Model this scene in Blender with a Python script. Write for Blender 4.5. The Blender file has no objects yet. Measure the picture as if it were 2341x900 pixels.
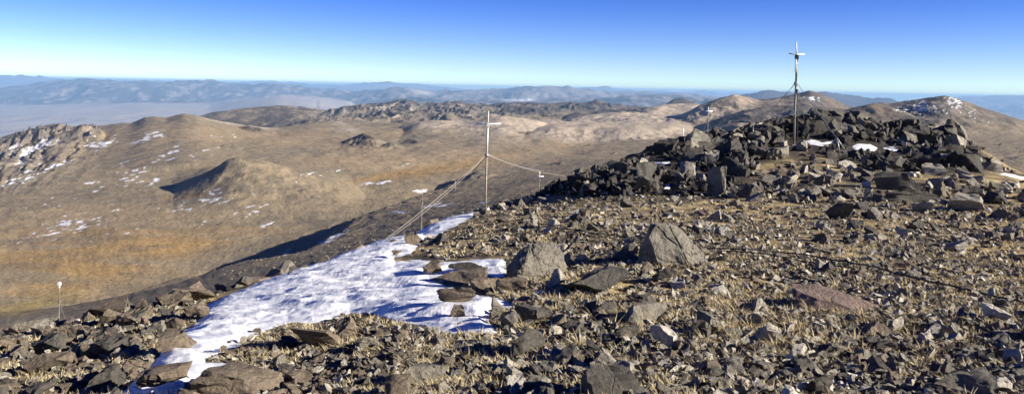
import bpy, bmesh, math, random
import numpy as np
from mathutils import Vector, Matrix, noise as mnoise

random.seed(11)
RNG = np.random.default_rng(11)
SC = bpy.context.scene
COL = SC.collection

# ---------------------------------------------------------------- picture geometry (photo is 2341 x 900)
F = 1800.0                    # focal length in photo pixels
CX, CY = 1170.5, 200.0        # principal point: the level horizon in the middle of the photo
ROLL = math.radians(1.1)
CR, SR = math.cos(ROLL), math.sin(ROLL)


def uv(px, py):
    dx, dy = np.asarray(px, float) - CX, np.asarray(py, float) - CY
    return dx * CR + dy * SR, -dx * SR + dy * CR


def pix(u, v):
    u, v = np.asarray(u, float), np.asarray(v, float)
    return CX + u * CR - v * SR, CY + u * SR + v * CR


def at(px, py, Y):
    u, v = uv(px, py)
    return Vector((float(u) / F * Y, Y, -float(v) / F * Y))


# ---------------------------------------------------------------- numpy noise
def _hash(ix, iy, seed):
    h = (ix.astype(np.int64) * 374761393 + iy.astype(np.int64) * 668265263 + seed * 1442695041) & 0xFFFFFFFF
    h = ((h ^ (h >> 13)) * 1274126177) & 0xFFFFFFFF
    h = h ^ (h >> 16)
    return (h & 0xFFFFFF).astype(np.float32) / 16777215.0


def vnoise(x, y, seed=0):
    x0, y0 = np.floor(x), np.floor(y)
    fx, fy = (x - x0).astype(np.float32), (y - y0).astype(np.float32)
    sx, sy = fx * fx * fx * (fx * (fx * 6 - 15) + 10), fy * fy * fy * (fy * (fy * 6 - 15) + 10)
    a, b = _hash(x0, y0, seed), _hash(x0 + 1, y0, seed)
    c, d = _hash(x0, y0 + 1, seed), _hash(x0 + 1, y0 + 1, seed)
    return (a + (b - a) * sx) * (1 - sy) + (c + (d - c) * sx) * sy


def fbm(x, y, octs=4, seed=0, gain=0.5, ridged=False):
    t, amp, tot = 0.0, 1.0, 0.0
    for i in range(octs):
        c, s = math.cos(0.6 * i + .3), math.sin(0.6 * i + .3)
        n = vnoise((x * c - y * s) * 2 ** i + 17.3 * i, (x * s + y * c) * 2 ** i - 9.1 * i, seed + i) * 2 - 1
        if ridged:
            n = 1 - 2 * np.abs(n)
        t = t + n * amp
        tot += amp
        amp *= gain
    return t / tot          # about -1..1


def sstep(a, b, x):
    t = np.clip((x - a) / (b - a), 0, 1)
    return t * t * (3 - 2 * t)


def tps_fit(P, z, smooth=0.0):
    P = np.asarray(P, float)
    n = len(P)
    d2 = ((P[:, None] - P[None]) ** 2).sum(-1)
    K = np.where(d2 > 0, d2 * np.log(np.maximum(d2, 1e-12)) * .5, 0) + np.eye(n) * smooth
    A = np.zeros((n + 3, n + 3))
    A[:n, :n] = K
    A[:n, n] = 1
    A[:n, n + 1:] = P
    A[n, :n] = 1
    A[n + 1:, :n] = P.T
    w = np.linalg.solve(A, np.concatenate([z, np.zeros(3)]))

    def f(x, y):
        r = w[n] + w[n + 1] * x + w[n + 2] * y
        for i in range(n):
            q = (x - P[i, 0]) ** 2 + (y - P[i, 1]) ** 2
            r = r + w[i] * .5 * q * np.log(np.maximum(q, 1e-12))
        return r
    return f


# ---------------------------------------------------------------- object helpers
def mesh_obj(name, verts, faces, mat=None, parent=None, smooth=False):
    me = bpy.data.meshes.new(name)
    me.from_pydata(verts, [], faces)
    me.update()
    if smooth:
        me.polygons.foreach_set('use_smooth', [True] * len(me.polygons))
    if mat:
        me.materials.append(mat)
    o = bpy.data.objects.new(name, me)
    COL.objects.link(o)
    if parent:
        o.parent = parent
    return o


def np_mesh(name, V, faces, mat, smooth=False, col=None):
    """V (n,3); faces (m,k) of one k"""
    me = bpy.data.meshes.new(name)
    V = np.ascontiguousarray(V, np.float32)
    faces = np.ascontiguousarray(faces, np.int32)
    k = faces.shape[1]
    me.vertices.add(len(V))
    me.vertices.foreach_set('co', V.ravel())
    me.loops.add(faces.size)
    me.loops.foreach_set('vertex_index', faces.ravel())
    me.polygons.add(len(faces))
    me.polygons.foreach_set('loop_start', np.arange(len(faces), dtype=np.int32) * k)
    me.polygons.foreach_set('loop_total', np.full(len(faces), k, np.int32))
    me.polygons.foreach_set('use_smooth', np.full(len(faces), smooth))
    me.update(calc_edges=True)
    if col is not None:
        a = me.attributes.new('col', 'FLOAT_COLOR', 'POINT')
        c = np.ones((len(V), 4), np.float32)
        c[:, :3] = col
        a.data.foreach_set('color', c.ravel())
    me.materials.append(mat)
    o = bpy.data.objects.new(name, me)
    COL.objects.link(o)
    return o


def grid_faces(nr, nc, keep=None):
    i = np.arange(nr * nc).reshape(nr, nc)
    q = np.stack([i[:-1, :-1], i[:-1, 1:], i[1:, 1:], i[1:, :-1]], -1).reshape(-1, 4)
    if keep is not None:
        q = q[keep[q].any(1)]
    return q


def tag(o, label=None, cat=None, group=None, kind=None):
    if label:
        o['label'] = label
    if cat:
        o['category'] = cat
    if group:
        o['group'] = group
    if kind:
        o['kind'] = kind
    return o


# ---------------------------------------------------------------- materials
def new_mat(name):
    m = bpy.data.materials.new(name)
    m.use_nodes = True
    nt = m.node_tree
    b = nt.nodes['Principled BSDF']
    b.inputs['Specular IOR Level'].default_value = 0.25
    return m, nt, b


def N(nt, t, **kw):
    n = nt.nodes.new(t)
    for k, v in kw.items():
        if isinstance(k, str) and k in n.bl_rna.properties:
            setattr(n, k, v)
        else:
            n.inputs[k].default_value = v
    return n


def noise_node(nt, vec, scale, detail=4, rough=.55):
    n = nt.nodes.new('ShaderNodeTexNoise')
    n.inputs['Scale'].default_value = scale
    n.inputs['Detail'].default_value = detail
    n.inputs['Roughness'].default_value = rough
    nt.links.new(vec, n.inputs['Vector'])
    return n


def ramp(nt, fac, stops):
    r = nt.nodes.new('ShaderNodeValToRGB')
    el = r.color_ramp.elements
    while len(el) < len(stops):
        el.new(.5)
    for e, (p, c) in zip(el, stops):
        e.position = p
        e.color = (*c, 1) if len(c) == 3 else c
    nt.links.new(fac, r.inputs[0])
    return r


def mixc(nt, a, b, fac, mode='MIX'):
    m = nt.nodes.new('ShaderNodeMix')
    m.data_type = 'RGBA'
    m.blend_type = mode
    for sock, val in ((m.inputs[6], a), (m.inputs[7], b), (m.inputs[0], fac)):
        if hasattr(val, 'is_linked') or isinstance(val, bpy.types.NodeSocket):
            nt.links.new(val, sock)
        elif isinstance(val, (int, float)):
            sock.default_value = val
        else:
            sock.default_value = (*val, 1)
    return m.outputs[2]


def bump(nt, b, height, strength, dist):
    n = nt.nodes.new('ShaderNodeBump')
    n.inputs['Strength'].default_value = strength
    n.inputs['Distance'].default_value = dist
    nt.links.new(height, n.inputs['Height'])
    nt.links.new(n.outputs[0], b.inputs['Normal'])
    return n


def rock_mat(name, use_object_color):
    m, nt, b = new_mat(name)
    if use_object_color:
        base = nt.nodes.new('ShaderNodeObjectInfo').outputs['Color']
        vec = nt.nodes.new('ShaderNodeTexCoord').outputs['Object']
        geo = nt.nodes.new('ShaderNodeNewGeometry').outputs['Position']
    else:
        at_ = nt.nodes.new('ShaderNodeAttribute')
        at_.attribute_name = 'col'
        base = at_.outputs['Color']
        geo = nt.nodes.new('ShaderNodeNewGeometry').outputs['Position']
    n1 = noise_node(nt, geo, 5.0, 5, .62)
    n2 = noise_node(nt, geo, 38.0, 4, .6)
    r1 = ramp(nt, n1.outputs['Fac'], [(.30, (.42, .40, .38)), (.46, (.95, .94, .92)), (.60, (1.06, 1.04, 1.0)), (.74, (1.35, 1.28, 1.15))])
    r2 = ramp(nt, n2.outputs['Fac'], [(.32, (.55, .55, .56)), (.5, (1, 1, 1)), (.7, (1.25, 1.22, 1.18))])
    c = mixc(nt, base, r1.outputs[0], 1.0, 'MULTIPLY')
    c = mixc(nt, c, r2.outputs[0], .8, 'MULTIPLY')
    # dark crustose lichen
    v = nt.nodes.new('ShaderNodeTexVoronoi')
    v.inputs['Scale'].default_value = 21
    nt.links.new(geo, v.inputs['Vector'])
    lr = ramp(nt, v.outputs['Distance'], [(.16, (1, 1, 1)), (.26, (0, 0, 0))])
    n3 = noise_node(nt, geo, 2.3, 2, .5)
    lm = ramp(nt, n3.outputs['Fac'], [(.5, (0, 0, 0)), (.62, (1, 1, 1))])
    lf = mixc(nt, lr.outputs[0], lm.outputs[0], 1.0, 'MULTIPLY')
    c = mixc(nt, c, (.035, .034, .033), lf)
    nt.links.new(c, b.inputs['Base Color'])
    b.inputs['Roughness'].default_value = .85
    nb = noise_node(nt, geo, 22.0, 8, .70)
    cw = noise_node(nt, geo, 3.0, 3, .6)
    wv = nt.nodes.new('ShaderNodeVectorMath')
    wv.operation = 'MULTIPLY_ADD'
    wv.inputs[1].default_value = (.25, .25, .25)
    nt.links.new(cw.outputs['Color'], wv.inputs[0])
    nt.links.new(geo, wv.inputs[2])
    ve = nt.nodes.new('ShaderNodeTexVoronoi')
    ve.feature = 'DISTANCE_TO_EDGE'
    ve.inputs['Scale'].default_value = 3.4
    nt.links.new(wv.outputs[0], ve.inputs['Vector'])
    cr = ramp(nt, ve.outputs['Distance'], [(.0, (0, 0, 0)), (.045, (1, 1, 1))])
    hm_ = mixc(nt, nb.outputs['Fac'], cr.outputs[0], .16)
    bump(nt, b, hm_, .95, .05)
    return m


MAT_ROCK = rock_mat('rock_surface', True)
MAT_RUBBLE = rock_mat('rubble_surface', False)


def terrain_mat(name, scales, strength, bscale, bdist, bstr=.8):
    m, nt, b = new_mat(name)
    a = nt.nodes.new('ShaderNodeAttribute')
    a.attribute_name = 'col'
    c = a.outputs['Color']
    geo = nt.nodes.new('ShaderNodeNewGeometry').outputs['Position']
    for s in scales:
        n = noise_node(nt, geo, s, 5, .6)
        lo, hi = 1 - strength, 1 + strength
        r = ramp(nt, n.outputs['Fac'], [(.30, (lo, lo, lo)), (.5, (1, 1, 1)), (.70, (hi, hi * .98, hi * .95))])
        c = mixc(nt, c, r.outputs[0], 1.0, 'MULTIPLY')
    nt.links.new(c, b.inputs['Base Color'])
    b.inputs['Roughness'].default_value = .95
    b.inputs['Specular IOR Level'].default_value = .1
    nb = noise_node(nt, geo, bscale, 6, .62)
    bump(nt, b, nb.outputs['Fac'], bstr, bdist)
    return m


MAT_GROUND = terrain_mat('gravel_and_turf', (1.1, 9.0, 55.0), .38, 34.0, .03)
MAT_PLATEAU = terrain_mat('plateau_surface', (.03, .16, .5), .21, .22, 2.0, .8)
MAT_FAR = terrain_mat('far_range_surface', (.0008, .002), .12, .002, 60.0, .15)

# snow
MAT_SNOW, nt, b = new_mat('snow_surface')
geo = nt.nodes.new('ShaderNodeNewGeometry').outputs['Position']
n = noise_node(nt, geo, 2.2, 5, .6)
r = ramp(nt, n.outputs['Fac'], [(.3, (.86, .87, .88)), (.6, (.95, .945, .92))])
nd = noise_node(nt, geo, 60, 3, .7)
rd = ramp(nt, nd.outputs['Fac'], [(.66, (1, 1, 1)), (.76, (.62, .58, .52))])
nt.links.new(mixc(nt, r.outputs[0], rd.outputs[0], .35, 'MULTIPLY'), b.inputs['Base Color'])
b.inputs['Roughness'].default_value = .55
b.inputs['Subsurface Weight'].default_value = .0
nb = noise_node(nt, geo, 16, 6, .6)
bump(nt, b, nb.outputs['Fac'], .28, .03)

# dry grass
MAT_GRASS, nt, b = new_mat('dry_grass_blades')
a = nt.nodes.new('ShaderNodeAttribute')
a.attribute_name = 'col'
nt.links.new(a.outputs['Color'], b.inputs['Base Color'])
b.inputs['Roughness'].default_value = .7


def plain_mat(name, color, rough=.5, metal=0.0, nscale=30.0, var=.25):
    m, nt, b = new_mat(name)
    tc = nt.nodes.new('ShaderNodeTexCoord').outputs['Object']
    n = noise_node(nt, tc, nscale, 4, .6)
    c0 = tuple(x * (1 - var) for x in color)
    c1 = tuple(min(1, x * (1 + var)) for x in color)
    nt.links.new(ramp(nt, n.outputs['Fac'], [(.35, c0), (.65, c1)]).outputs[0], b.inputs['Base Color'])
    b.inputs['Roughness'].default_value = rough
    b.inputs['Metallic'].default_value = metal
    bump(nt, b, n.outputs['Fac'], .2, .003)
    return m


M_POLE = plain_mat('weathered_galvanised_pole', (.30, .265, .20), .5, .25, 6, .35)
M_DARKPOLE = plain_mat('dark_steel_pole', (.13, .12, .11), .45, .5, 6, .3)
M_WHITE = plain_mat('white_plastic', (.82, .82, .80), .4, 0, 9, .06)
M_CREAM = plain_mat('cream_plastic', (.62, .58, .48), .45, 0, 9, .12)
M_BLACK = plain_mat('black_rubber', (.018, .018, .02), .5, 0, 20, .3)
M_ROPE = plain_mat('pale_rope', (.34, .30, .24), .9, 0, 40, .2)
M_WIRE = plain_mat('grey_wire', (.30, .29, .27), .5, .4, 40, .2)
M_STEEL = plain_mat('grey_steel', (.35, .34, .33), .4, .6, 25, .2)
M_MOSS = plain_mat('yellow_green_cushion', (.16, .17, .02), .9, 0, 30, .4)

# ================================================================= SUMMIT GROUND
EDGE = [(-1900, 8.6), (-1170, 10.4), (-1070, 11), (-920, 11.3), (-720, 11.8), (-570, 12.8), (-420, 14.6), (-220, 19.5), (-60, 24.5),
        (80, 26), (180, 29), (300, 33), (480, 36), (600, 38.5), (730, 39.5), (900, 39.5), (1000, 38), (1110, 34), (1170, 31.5), (1500, 29), (1900, 27)]
EU, EY = np.array(EDGE).T
FGP = [  # photo x, photo y, distance
    (-500, 900, 7.2), (0, 900, 6.5), (600, 900, 5.6), (1200, 900, 5.0), (1800, 900, 5.0), (2341, 900, 5.0), (2800, 900, 5.1),
    (-500, 830, 9), (300, 800, 7.7), (600, 750, 8.4), (1200, 750, 7.2), (1800, 750, 7), (2341, 750, 7), (2800, 750, 7.1),
    (0, 780, 10.4), (250, 722, 11.1), (450, 692, 11.7), (600, 642, 12.7), (750, 597, 14.5), (950, 548, 19.4), (1110, 488, 24.3),
    (900, 640, 11.6), (1000, 680, 9.4), (1200, 625, 10.6), (1550, 603, 10.4), (2000, 600, 10.7), (2341, 600, 11), (2800, 600, 11.5),
    (1300, 500, 17), (1700, 500, 16.2), (2000, 490, 17), (2341, 500, 17), (2800, 500, 18),
    (1250, 445, 23.5), (1350, 405, 27.5), (1450, 440, 22), (1650, 455, 20.6), (1850, 440, 21), (2050, 425, 22.8), (2341, 408, 27.5), (2700, 420, 27),
    (1450, 385, 28), (1500, 378, 27), (1640, 395, 26), (1815, 334, 32), (1760, 350, 30), (1950, 342, 31), (2100, 365, 29), (2200, 385, 28), (2000, 382, 27),
    (1500, 346, 31), (1570, 336, 33), (1650, 326, 33.5), (1750, 312, 35), (1880, 286, 36.5), (1950, 294, 36.5), (2050, 306, 36.5), (2180, 328, 35), (2280, 390, 32)]
BROW_CTL = [(0, 776), (120, 753), (250, 724), (400, 698), (520, 666), (680, 616), (820, 564), (900, 535), (1000, 501), (1090, 482), (1150, 472), (1240, 438), (1300, 408), (1400, 377)]
for px, py in BROW_CTL:
    FGP = [p for p in FGP if (p[0] - px) ** 2 + (p[1] - py) ** 2 > 900]
for px, py in BROW_CTL:
    FGP.append((px, py, float(np.interp(uv(px, py)[0], EU, EY))))
FGP = np.array(FGP, float)
fu, fv = uv(FGP[:, 0], FGP[:, 1])
_fg = tps_fit(np.stack([fu / 500, np.log(FGP[:, 2]) * 2.2], 1), fv, .02)


def fg_z(u, lY, detail=True):
    Y = np.exp(lY)
    Ye = np.interp(u, EU, EY)
    lc = np.minimum(lY, np.log(Ye * 1.12))          # past the brow keep the last slope
    v = _fg(u / 500, np.maximum(lc, math.log(4.0)) * 2.2)
    Z = -v / F * np.exp(np.maximum(lc, math.log(4.0)))
    near = np.maximum(math.log(4.0) - lY, 0)
    Z = Z + near * .02
    d = Y - Ye
    k = .55
    sc = .03 * Ye
    d = d - .06 * Ye
    soft = np.where(d > 12 * sc, d, np.log1p(np.exp(np.clip(d / sc, -30, 12))) * sc)
    Z = Z - k * soft
    if detail:
        X = u / F * Y
        Z = Z + fbm(X * .45, Y * .45, 3, 5) * .07 + fbm(X * 2.2, Y * 2.2, 3, 9) * .028
    return Z


fgu = np.concatenate([np.linspace(-2600, -1300, 60)[:-1], np.linspace(-1300, 1300, 760), np.linspace(1300, 2600, 60)[1:]])
fgl = np.concatenate([np.linspace(math.log(.8), math.log(4.4), 40)[:-1], np.linspace(math.log(4.4), math.log(44), 430), np.linspace(math.log(44), math.log(120), 30)[1:]])
U, L = np.meshgrid(fgu, fgl)
FZ = fg_z(U, L)
FY = np.exp(L)
FX = U / F * FY
FV = -FZ / FY * F                                  # apparent drop below the horizon


def ground_hit(px, py):
    """first point of the summit ground on the sight line through (px, py); arrays in, X, Y, Z, ok out"""
    u, v = uv(px, py)
    u, v = np.atleast_1d(u), np.atleast_1d(v)
    out = np.zeros((len(u), 3))
    ok = np.zeros(len(u), bool)
    for i in range(len(u)):
        c = np.clip(np.searchsorted(fgu, u[i]) - 1, 0, len(fgu) - 2)
        t = (u[i] - fgu[c]) / (fgu[c + 1] - fgu[c])
        col = FV[:, c] * (1 - t) + FV[:, c + 1] * t
        j = np.argmax(col <= v[i])
        if col[j] <= v[i] and j > 0:
            s = (col[j - 1] - v[i]) / max(col[j - 1] - col[j], 1e-6)
            l = fgl[j - 1] + (fgl[j] - fgl[j - 1]) * s
            Y = math.exp(l)
            out[i] = (u[i] / F * Y, Y, -v[i] / F * Y)
            ok[i] = True
    return out, ok


def ground_z(X, Y):
    return fg_z(np.asarray(X) * F / np.asarray(Y), np.log(np.asarray(Y)))


MOUND = [(1240, 440), (1300, 412), (1360, 388), (1470, 360), (1500, 325), (1600, 303), (1700, 296), (1760, 276), (1880, 256), (1960, 262), (2040, 284), (2190, 292), (2225, 335), (2290, 384),
         (2220, 400), (2120, 396), (2000, 400), (1900, 360), (1830, 345), (1740, 372), (1690, 420), (1650, 450), (1560, 452), (1470, 448), (1330, 452)]

def poly_sd(px, py, poly):
    """signed distance to a closed outline, positive inside"""
    P = np.array(poly, float)
    Q = np.roll(P, -1, 0)
    d = np.full(px.shape, 1e9)
    ins = np.zeros(px.shape, bool)
    for (ax, ay), (bx, by) in zip(P, Q):
        ex, ey = bx - ax, by - ay
        t = np.clip(((px - ax) * ex + (py - ay) * ey) / max(ex * ex + ey * ey, 1e-9), 0, 1)
        d = np.minimum(d, np.hypot(px - ax - t * ex, py - ay - t * ey))
        c = (ay > py) != (by > py)
        with np.errstate(divide='ignore', invalid='ignore'):
            xi = ax + (py - ay) * ex / (ey if ey != 0 else 1e-9)
        ins ^= c & (px < xi)
    return np.where(ins, d, -d)



# colour of the summit ground: grey-brown gravel with worn turf
g1 = fbm(FX * .8, FY * .8, 4, 21)
g2 = fbm(FX * 5, FY * 5, 4, 31)
turf = sstep(-.25, .35, g1 + .5 * g2)[..., None]
gravel = np.array([.15, .122, .085]) * (1 + .35 * g2[..., None])
dry = np.array([.41, .315, .160]) * (1 + .25 * g2[..., None])
fgc = gravel * (1 - turf) + dry * turf
_px, _py = pix(U, FV)
scree_shade = sstep(-14, 10, poly_sd(_px, _py, MOUND) + 10 * g2) * (FY > 18)
fgc = fgc * (1 - scree_shade[..., None]) + np.array([.065, .057, .047]) * (1 + .3 * g2[..., None]) * scree_shade[..., None]  # mound debris, its colour darkened to paint in the mound's shade
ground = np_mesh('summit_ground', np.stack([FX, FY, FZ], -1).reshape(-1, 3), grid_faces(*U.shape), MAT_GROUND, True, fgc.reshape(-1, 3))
tag(ground, kind='structure')

# ================================================================= PLATEAU, VALLEY AND HILLS (60 m .. 14 km)
MIDP = [
    (-700, 900, 60), (-700, 760, 160), (-700, 700, 400), (-700, 560, 800), (-700, 430, 1500), (-700, 360, 2200),
    (0, 900, 60), (0, 790, 120), (150, 745, 160), (0, 735, 300), (700, 640, 100), (700, 600, 300), (700, 575, 430),
    (900, 520, 500), (900, 490, 720), (900, 467, 950), (800, 507, 760), (700, 548, 600), (560, 590, 450), (1000, 430, 1180), (520, 573, 780), (850, 438, 1230), (1100, 470, 500), (1100, 430, 1000), (1100, 398, 1480),
    (1250, 400, 1000), (1250, 375, 1600), (1300, 345, 2150), (1400, 420, 300), (1600, 400, 400), (2000, 420, 300), (2300, 400, 600),
    (2300, 370, 1100), (2300, 340, 1700), (2300, 312, 2300), (2900, 420, 600), (2900, 350, 1700), (1800, 340, 1500), (1800, 310, 2500), (1500, 345, 1900),
    (100, 640, 640), (100, 600, 740), (300, 600, 720), (300, 655, 560), (100, 560, 850), (300, 540, 870), (500, 510, 960), (600, 480, 1080), (50, 480, 1100),
    (200, 430, 1350), (50, 400, 1550), (50, 350, 2100), (250, 350, 2000), (300, 310, 2600), (600, 400, 1450), (700, 370, 1750),
    (900, 350, 2050), (800, 330, 2300), (1000, 330, 2400), (1300, 332, 2500), (700, 310, 2700), (1100, 316, 2700), (1400, 327, 2600),
    (700, 285, 4000), (1100, 290, 4000), (1600, 287, 4000), (2200, 285, 4000), (2900, 300, 4000), (-700, 480, 4600), (0, 440, 4600), (300, 420, 4800),
    (700, 262, 7000), (1100, 262, 7500), (1600, 262, 7000), (2200, 290, 7000), (2900, 320, 7000), (0, 400, 9000), (300, 390, 9000), (-700, 430, 9000),
    (700, 300, 11000), (1100, 300, 11000), (1600, 300, 11000), (2200, 350, 11000), (2900, 370, 11000),
    (-700, 380, 14500), (0, 380, 14500), (700, 370, 14500), (1600, 370, 14500), (2300, 390, 14500), (2900, 390, 14500)]
MIDP = np.array(MIDP, float)
mu, mv = uv(MIDP[:, 0], MIDP[:, 1])
_mid = tps_fit(np.stack([mu / 500, np.log(MIDP[:, 2]) * 2.2], 1), mv, .01)

mcu = np.concatenate([np.linspace(-2000, -1230, 120)[:-1], np.linspace(-1230, 1230, 1200), np.linspace(1230, 2000, 120)[1:]])
mcl = np.concatenate([np.linspace(math.log(45), math.log(380), 60)[:-1], np.linspace(math.log(380), math.log(5000), 640), np.linspace(math.log(5000), math.log(14500), 130)[1:]])
U, L = np.meshgrid(mcu, mcl)
Y = np.exp(L)
X = U / F * Y
Z = -_mid(U / 500, L * 2.2) / F * Y

# relief of the open ground
amp = np.interp(Y, [60, 300, 1000, 4000, 12000], [.6, 1.2, 2.2, 7, 20])
Z = Z + np.interp(Y, [60, 350, 1000, 3000, 12000], [0, 1.5, 7, 13, 20]) * fbm(X / 330, Y / 380, 3, 13) * sstep(350, 700, Y)
Z = Z + amp * fbm(X / 160, Y / 160, 5, 3) + .35 * amp * fbm(X / 34 + .3 * Y / 34, Y / 60, 4, 7)

BROWN = np.array([.295, .233, .145])
DKBROWN = np.array([.165, .130, .090])
GREYB = np.array([.235, .193, .132])
TAN = np.array([.37, .275, .160])
ORANGE = np.array([.40, .25, .090])
OLIVE = np.array([.26, .20, .075])
PALE = np.array([.50, .41, .30])
PALEB = np.array([.36, .29, .21])
DARK = np.array([.095, .085, .078])
ROCKC = np.array([.36, .30, .23])
n_a = fbm(X / 90, Y / 90, 5, 41)
n_b = fbm(X / 420, Y / 420, 4, 43)
n_c = fbm(X / 14, Y / 14, 3, 47)
PXm, PYm = None, None


def lerp(c, k, f):
    return c * (1 - f[..., None]) + np.asarray(k) * f[..., None]


C = np.broadcast_to(BROWN, X.shape + (3,)).copy()
C = lerp(C, GREYB, sstep(-.1, .5, n_a + .3 * n_c) * .8)
C = lerp(C, TAN, sstep(.0, .5, n_b) * .6)

# ---- scarps: the ground on the sunny side of a line stands higher
def scarp(pts, H, w, Lg, rough=6.0, seed=0):
    global Z, C
    P = []
    for px, py, Yd in pts:
        u, v = uv(px, py)
        P.append((float(u) / F * Yd, Yd))
    P = np.array(P)
    P = P[np.argsort(P[:, 1])]
    lo, hi = P[0, 1], P[-1, 1]
    rows = np.where((mcl > math.log(lo * .9)) & (mcl < math.log(hi * 1.1)))[0]
    if not len(rows):
        return
    sl = slice(rows[0], rows[-1] + 1)
    x, y = X[sl], Y[sl]
    xc = np.interp(y, P[:, 1], P[:, 0]) + rough * fbm(y / 60, y * 0 + seed, 4, 60 + seed)
    d = x - xc
    t = (y - lo) / (hi - lo)
    tap = sstep(-.02, .22, t) * (1 - sstep(.8, 1.02, t))
    tap = tap * (.88 + .24 * vnoise(y / 70, y * 0 + seed, 80 + seed))
    h = -H * (1 - sstep(-w, 0, d)) * np.exp(-np.maximum(-d - w, 0) / Lg) * tap
    h = h + .10 * H * tap * fbm(x / 13, y / 22, 3, 90 + seed) * sstep(-w * 1.1, -w * .3, d) * np.exp(-np.maximum(d, 0) / (Lg * .35))
    Z[sl] = Z[sl] + h
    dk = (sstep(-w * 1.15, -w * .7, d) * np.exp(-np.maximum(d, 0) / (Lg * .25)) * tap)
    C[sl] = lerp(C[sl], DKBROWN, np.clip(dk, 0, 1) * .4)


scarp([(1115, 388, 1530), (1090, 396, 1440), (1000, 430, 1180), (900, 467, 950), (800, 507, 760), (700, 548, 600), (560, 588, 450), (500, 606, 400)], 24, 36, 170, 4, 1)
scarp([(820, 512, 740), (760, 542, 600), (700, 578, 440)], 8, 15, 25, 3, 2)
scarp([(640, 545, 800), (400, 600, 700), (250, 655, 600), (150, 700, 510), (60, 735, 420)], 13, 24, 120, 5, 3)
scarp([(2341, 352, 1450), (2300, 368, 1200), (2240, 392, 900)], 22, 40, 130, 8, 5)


# ---- hills: each keeps its outline at its own distance and falls off to both sides
def _blur(a, sig):
    k = np.exp(-.5 * (np.arange(-int(3 * sig) - 1, int(3 * sig) + 2) / sig) ** 2)
    k /= k.sum()
    n = len(k) // 2
    return np.convolve(np.pad(a, n, mode='edge'), k, mode='valid')


def hill(pts, Yc, sf, sb, color=None, gully=0.0, gl=120.0, edge=30, rr=0.05, seed=1, rockmix=0.0, color2=None, jag=1.0, wob=.05):
    global Z, C
    p = np.array(pts, float)
    u, v = uv(p[:, 0], p[:, 1])
    u = np.concatenate([[u[0] - 2.2 * edge], u, [u[-1] + 2.2 * edge]])
    v = np.concatenate([[v[0] + edge], v, [v[-1] + edge]])
    cols = np.where((mcu > u[0]) & (mcu < u[-1]))[0]
    rows = np.where((mcl > math.log(Yc * .5)) & (mcl < math.log(Yc * 1.6)))[0]
    if len(cols) < 4 or len(rows) < 2:
        return
    sl = np.s_[rows[0]:rows[-1] + 1, cols[0]:cols[-1] + 1]
    x, y, uu = X[sl], Y[sl], U[sl]
    uc = mcu[cols]
    step = (uc[-1] - uc[0]) / (len(uc) - 1)
    v0 = np.interp(uc, u, v)
    v1, v2 = _blur(v0, 7 / step), _blur(v0, 24 / step)
    v0 = v0 + jag * 1.5 * fbm(uc / 22, uc * 0 + seed, 4, 100 + seed)
    hz = Z[sl]
    pm = Yc / F
    yc = Yc * (1 + wob * fbm(uu / 130, uu * 0 + 3.7, 2, 120 + seed) + .012 * fbm(x / (60 * pm), y / (60 * pm), 3, 130 + seed))
    d = y - yc
    r = Yc * rr * .12
    ad = np.sqrt(d * d + r * r) - r
    base = float(np.median(hz[np.abs(d) < Yc * .05]))
    relm = max(-float(v1.min()) * pm - base, 3.0)
    Lf = relm / np.where(d < 0, sf, sb)
    t = ad / Lf
    vv = v0 + (v1 - v0) * sstep(.0, .07, t) + (v2 - v1) * sstep(.07, .5, t)
    zc = -vv * pm
    rel = np.maximum(zc - hz, 0)
    fo = np.exp(-t ** 1.25)
    up = rel * fo
    if gully:
        gg = fbm(x / gl + .2 * seed, y / (gl * 1.8), 5, 140 + seed, .55, True)
        up = np.maximum(up + gully * gg * sstep(.0, .5, t) * np.clip(up / (relm * .35), 0, 1), 0)
    Z[sl] = hz + up
    if color is not None:
        nn = fbm(x / (pm * 16), y / (pm * 22), 5, 180 + seed)
        n2 = fbm(x / (pm * 40), y / (pm * 60), 3, 190 + seed)
        m = sstep(.05, .38, up / relm + .10 * nn + .12 * n2) * (up > .02 * relm)
        cc = np.broadcast_to(color, x.shape + (3,)).copy()
        if color2 is not None:
            cc = lerp(cc, color2, sstep(-.05 - rockmix, .30 - rockmix, nn))
        cc = cc * (1 + .22 * nn[..., None])
        C[sl] = lerp(C[sl], cc, m)


# far back row first
hill([(440, 268), (500, 253), (560, 248), (620, 244), (660, 243), (700, 250), (740, 258), (800, 264), (860, 275)], 6300, .10, .2, DKBROWN, 10, 300, color2=BROWN, seed=1)
hill([(740, 262), (780, 246), (830, 241), (880, 239), (905, 233), (930, 229), (960, 238), (1000, 237), (1040, 234), (1080, 240), (1130, 236), (1180, 234), (1250, 238),
      (1300, 233), (1340, 236), (1365, 227), (1390, 236), (1440, 245), (1500, 250)], 7600, .16, .3, DARK, 55, 230, color2=DKBROWN, seed=2, rockmix=-.05)
hill([(1490, 246), (1525, 236), (1540, 227), (1560, 223), (1580, 230), (1600, 240)], 7200, .3, .4, DARK, 15, 150, color2=DKBROWN, seed=3)
hill([(640, 287), (700, 268), (770, 257), (800, 262), (830, 265), (870, 262), (900, 254), (940, 250), (960, 262), (1010, 262), (1050, 258), (1150, 262), (1200, 266), (1260, 270)],
     5900, .16, .3, DARK, 75, 170, color2=ROCKC, seed=4, rockmix=.05)
hill([(1090, 266), (1160, 250), (1230, 252), (1290, 264), (1330, 262), (1400, 251), (1450, 249), (1500, 256)], 5400, .2, .3, DARK, 40, 220, color2=DKBROWN, seed=5, rockmix=-.1)
hill([(640, 300), (690, 284), (740, 276), (800, 282), (850, 290), (900, 284), (960, 290), (1010, 296)], 4700, .18, .3, DARK, 60, 130, color2=ROCKC, seed=6, rockmix=.12)
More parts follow.
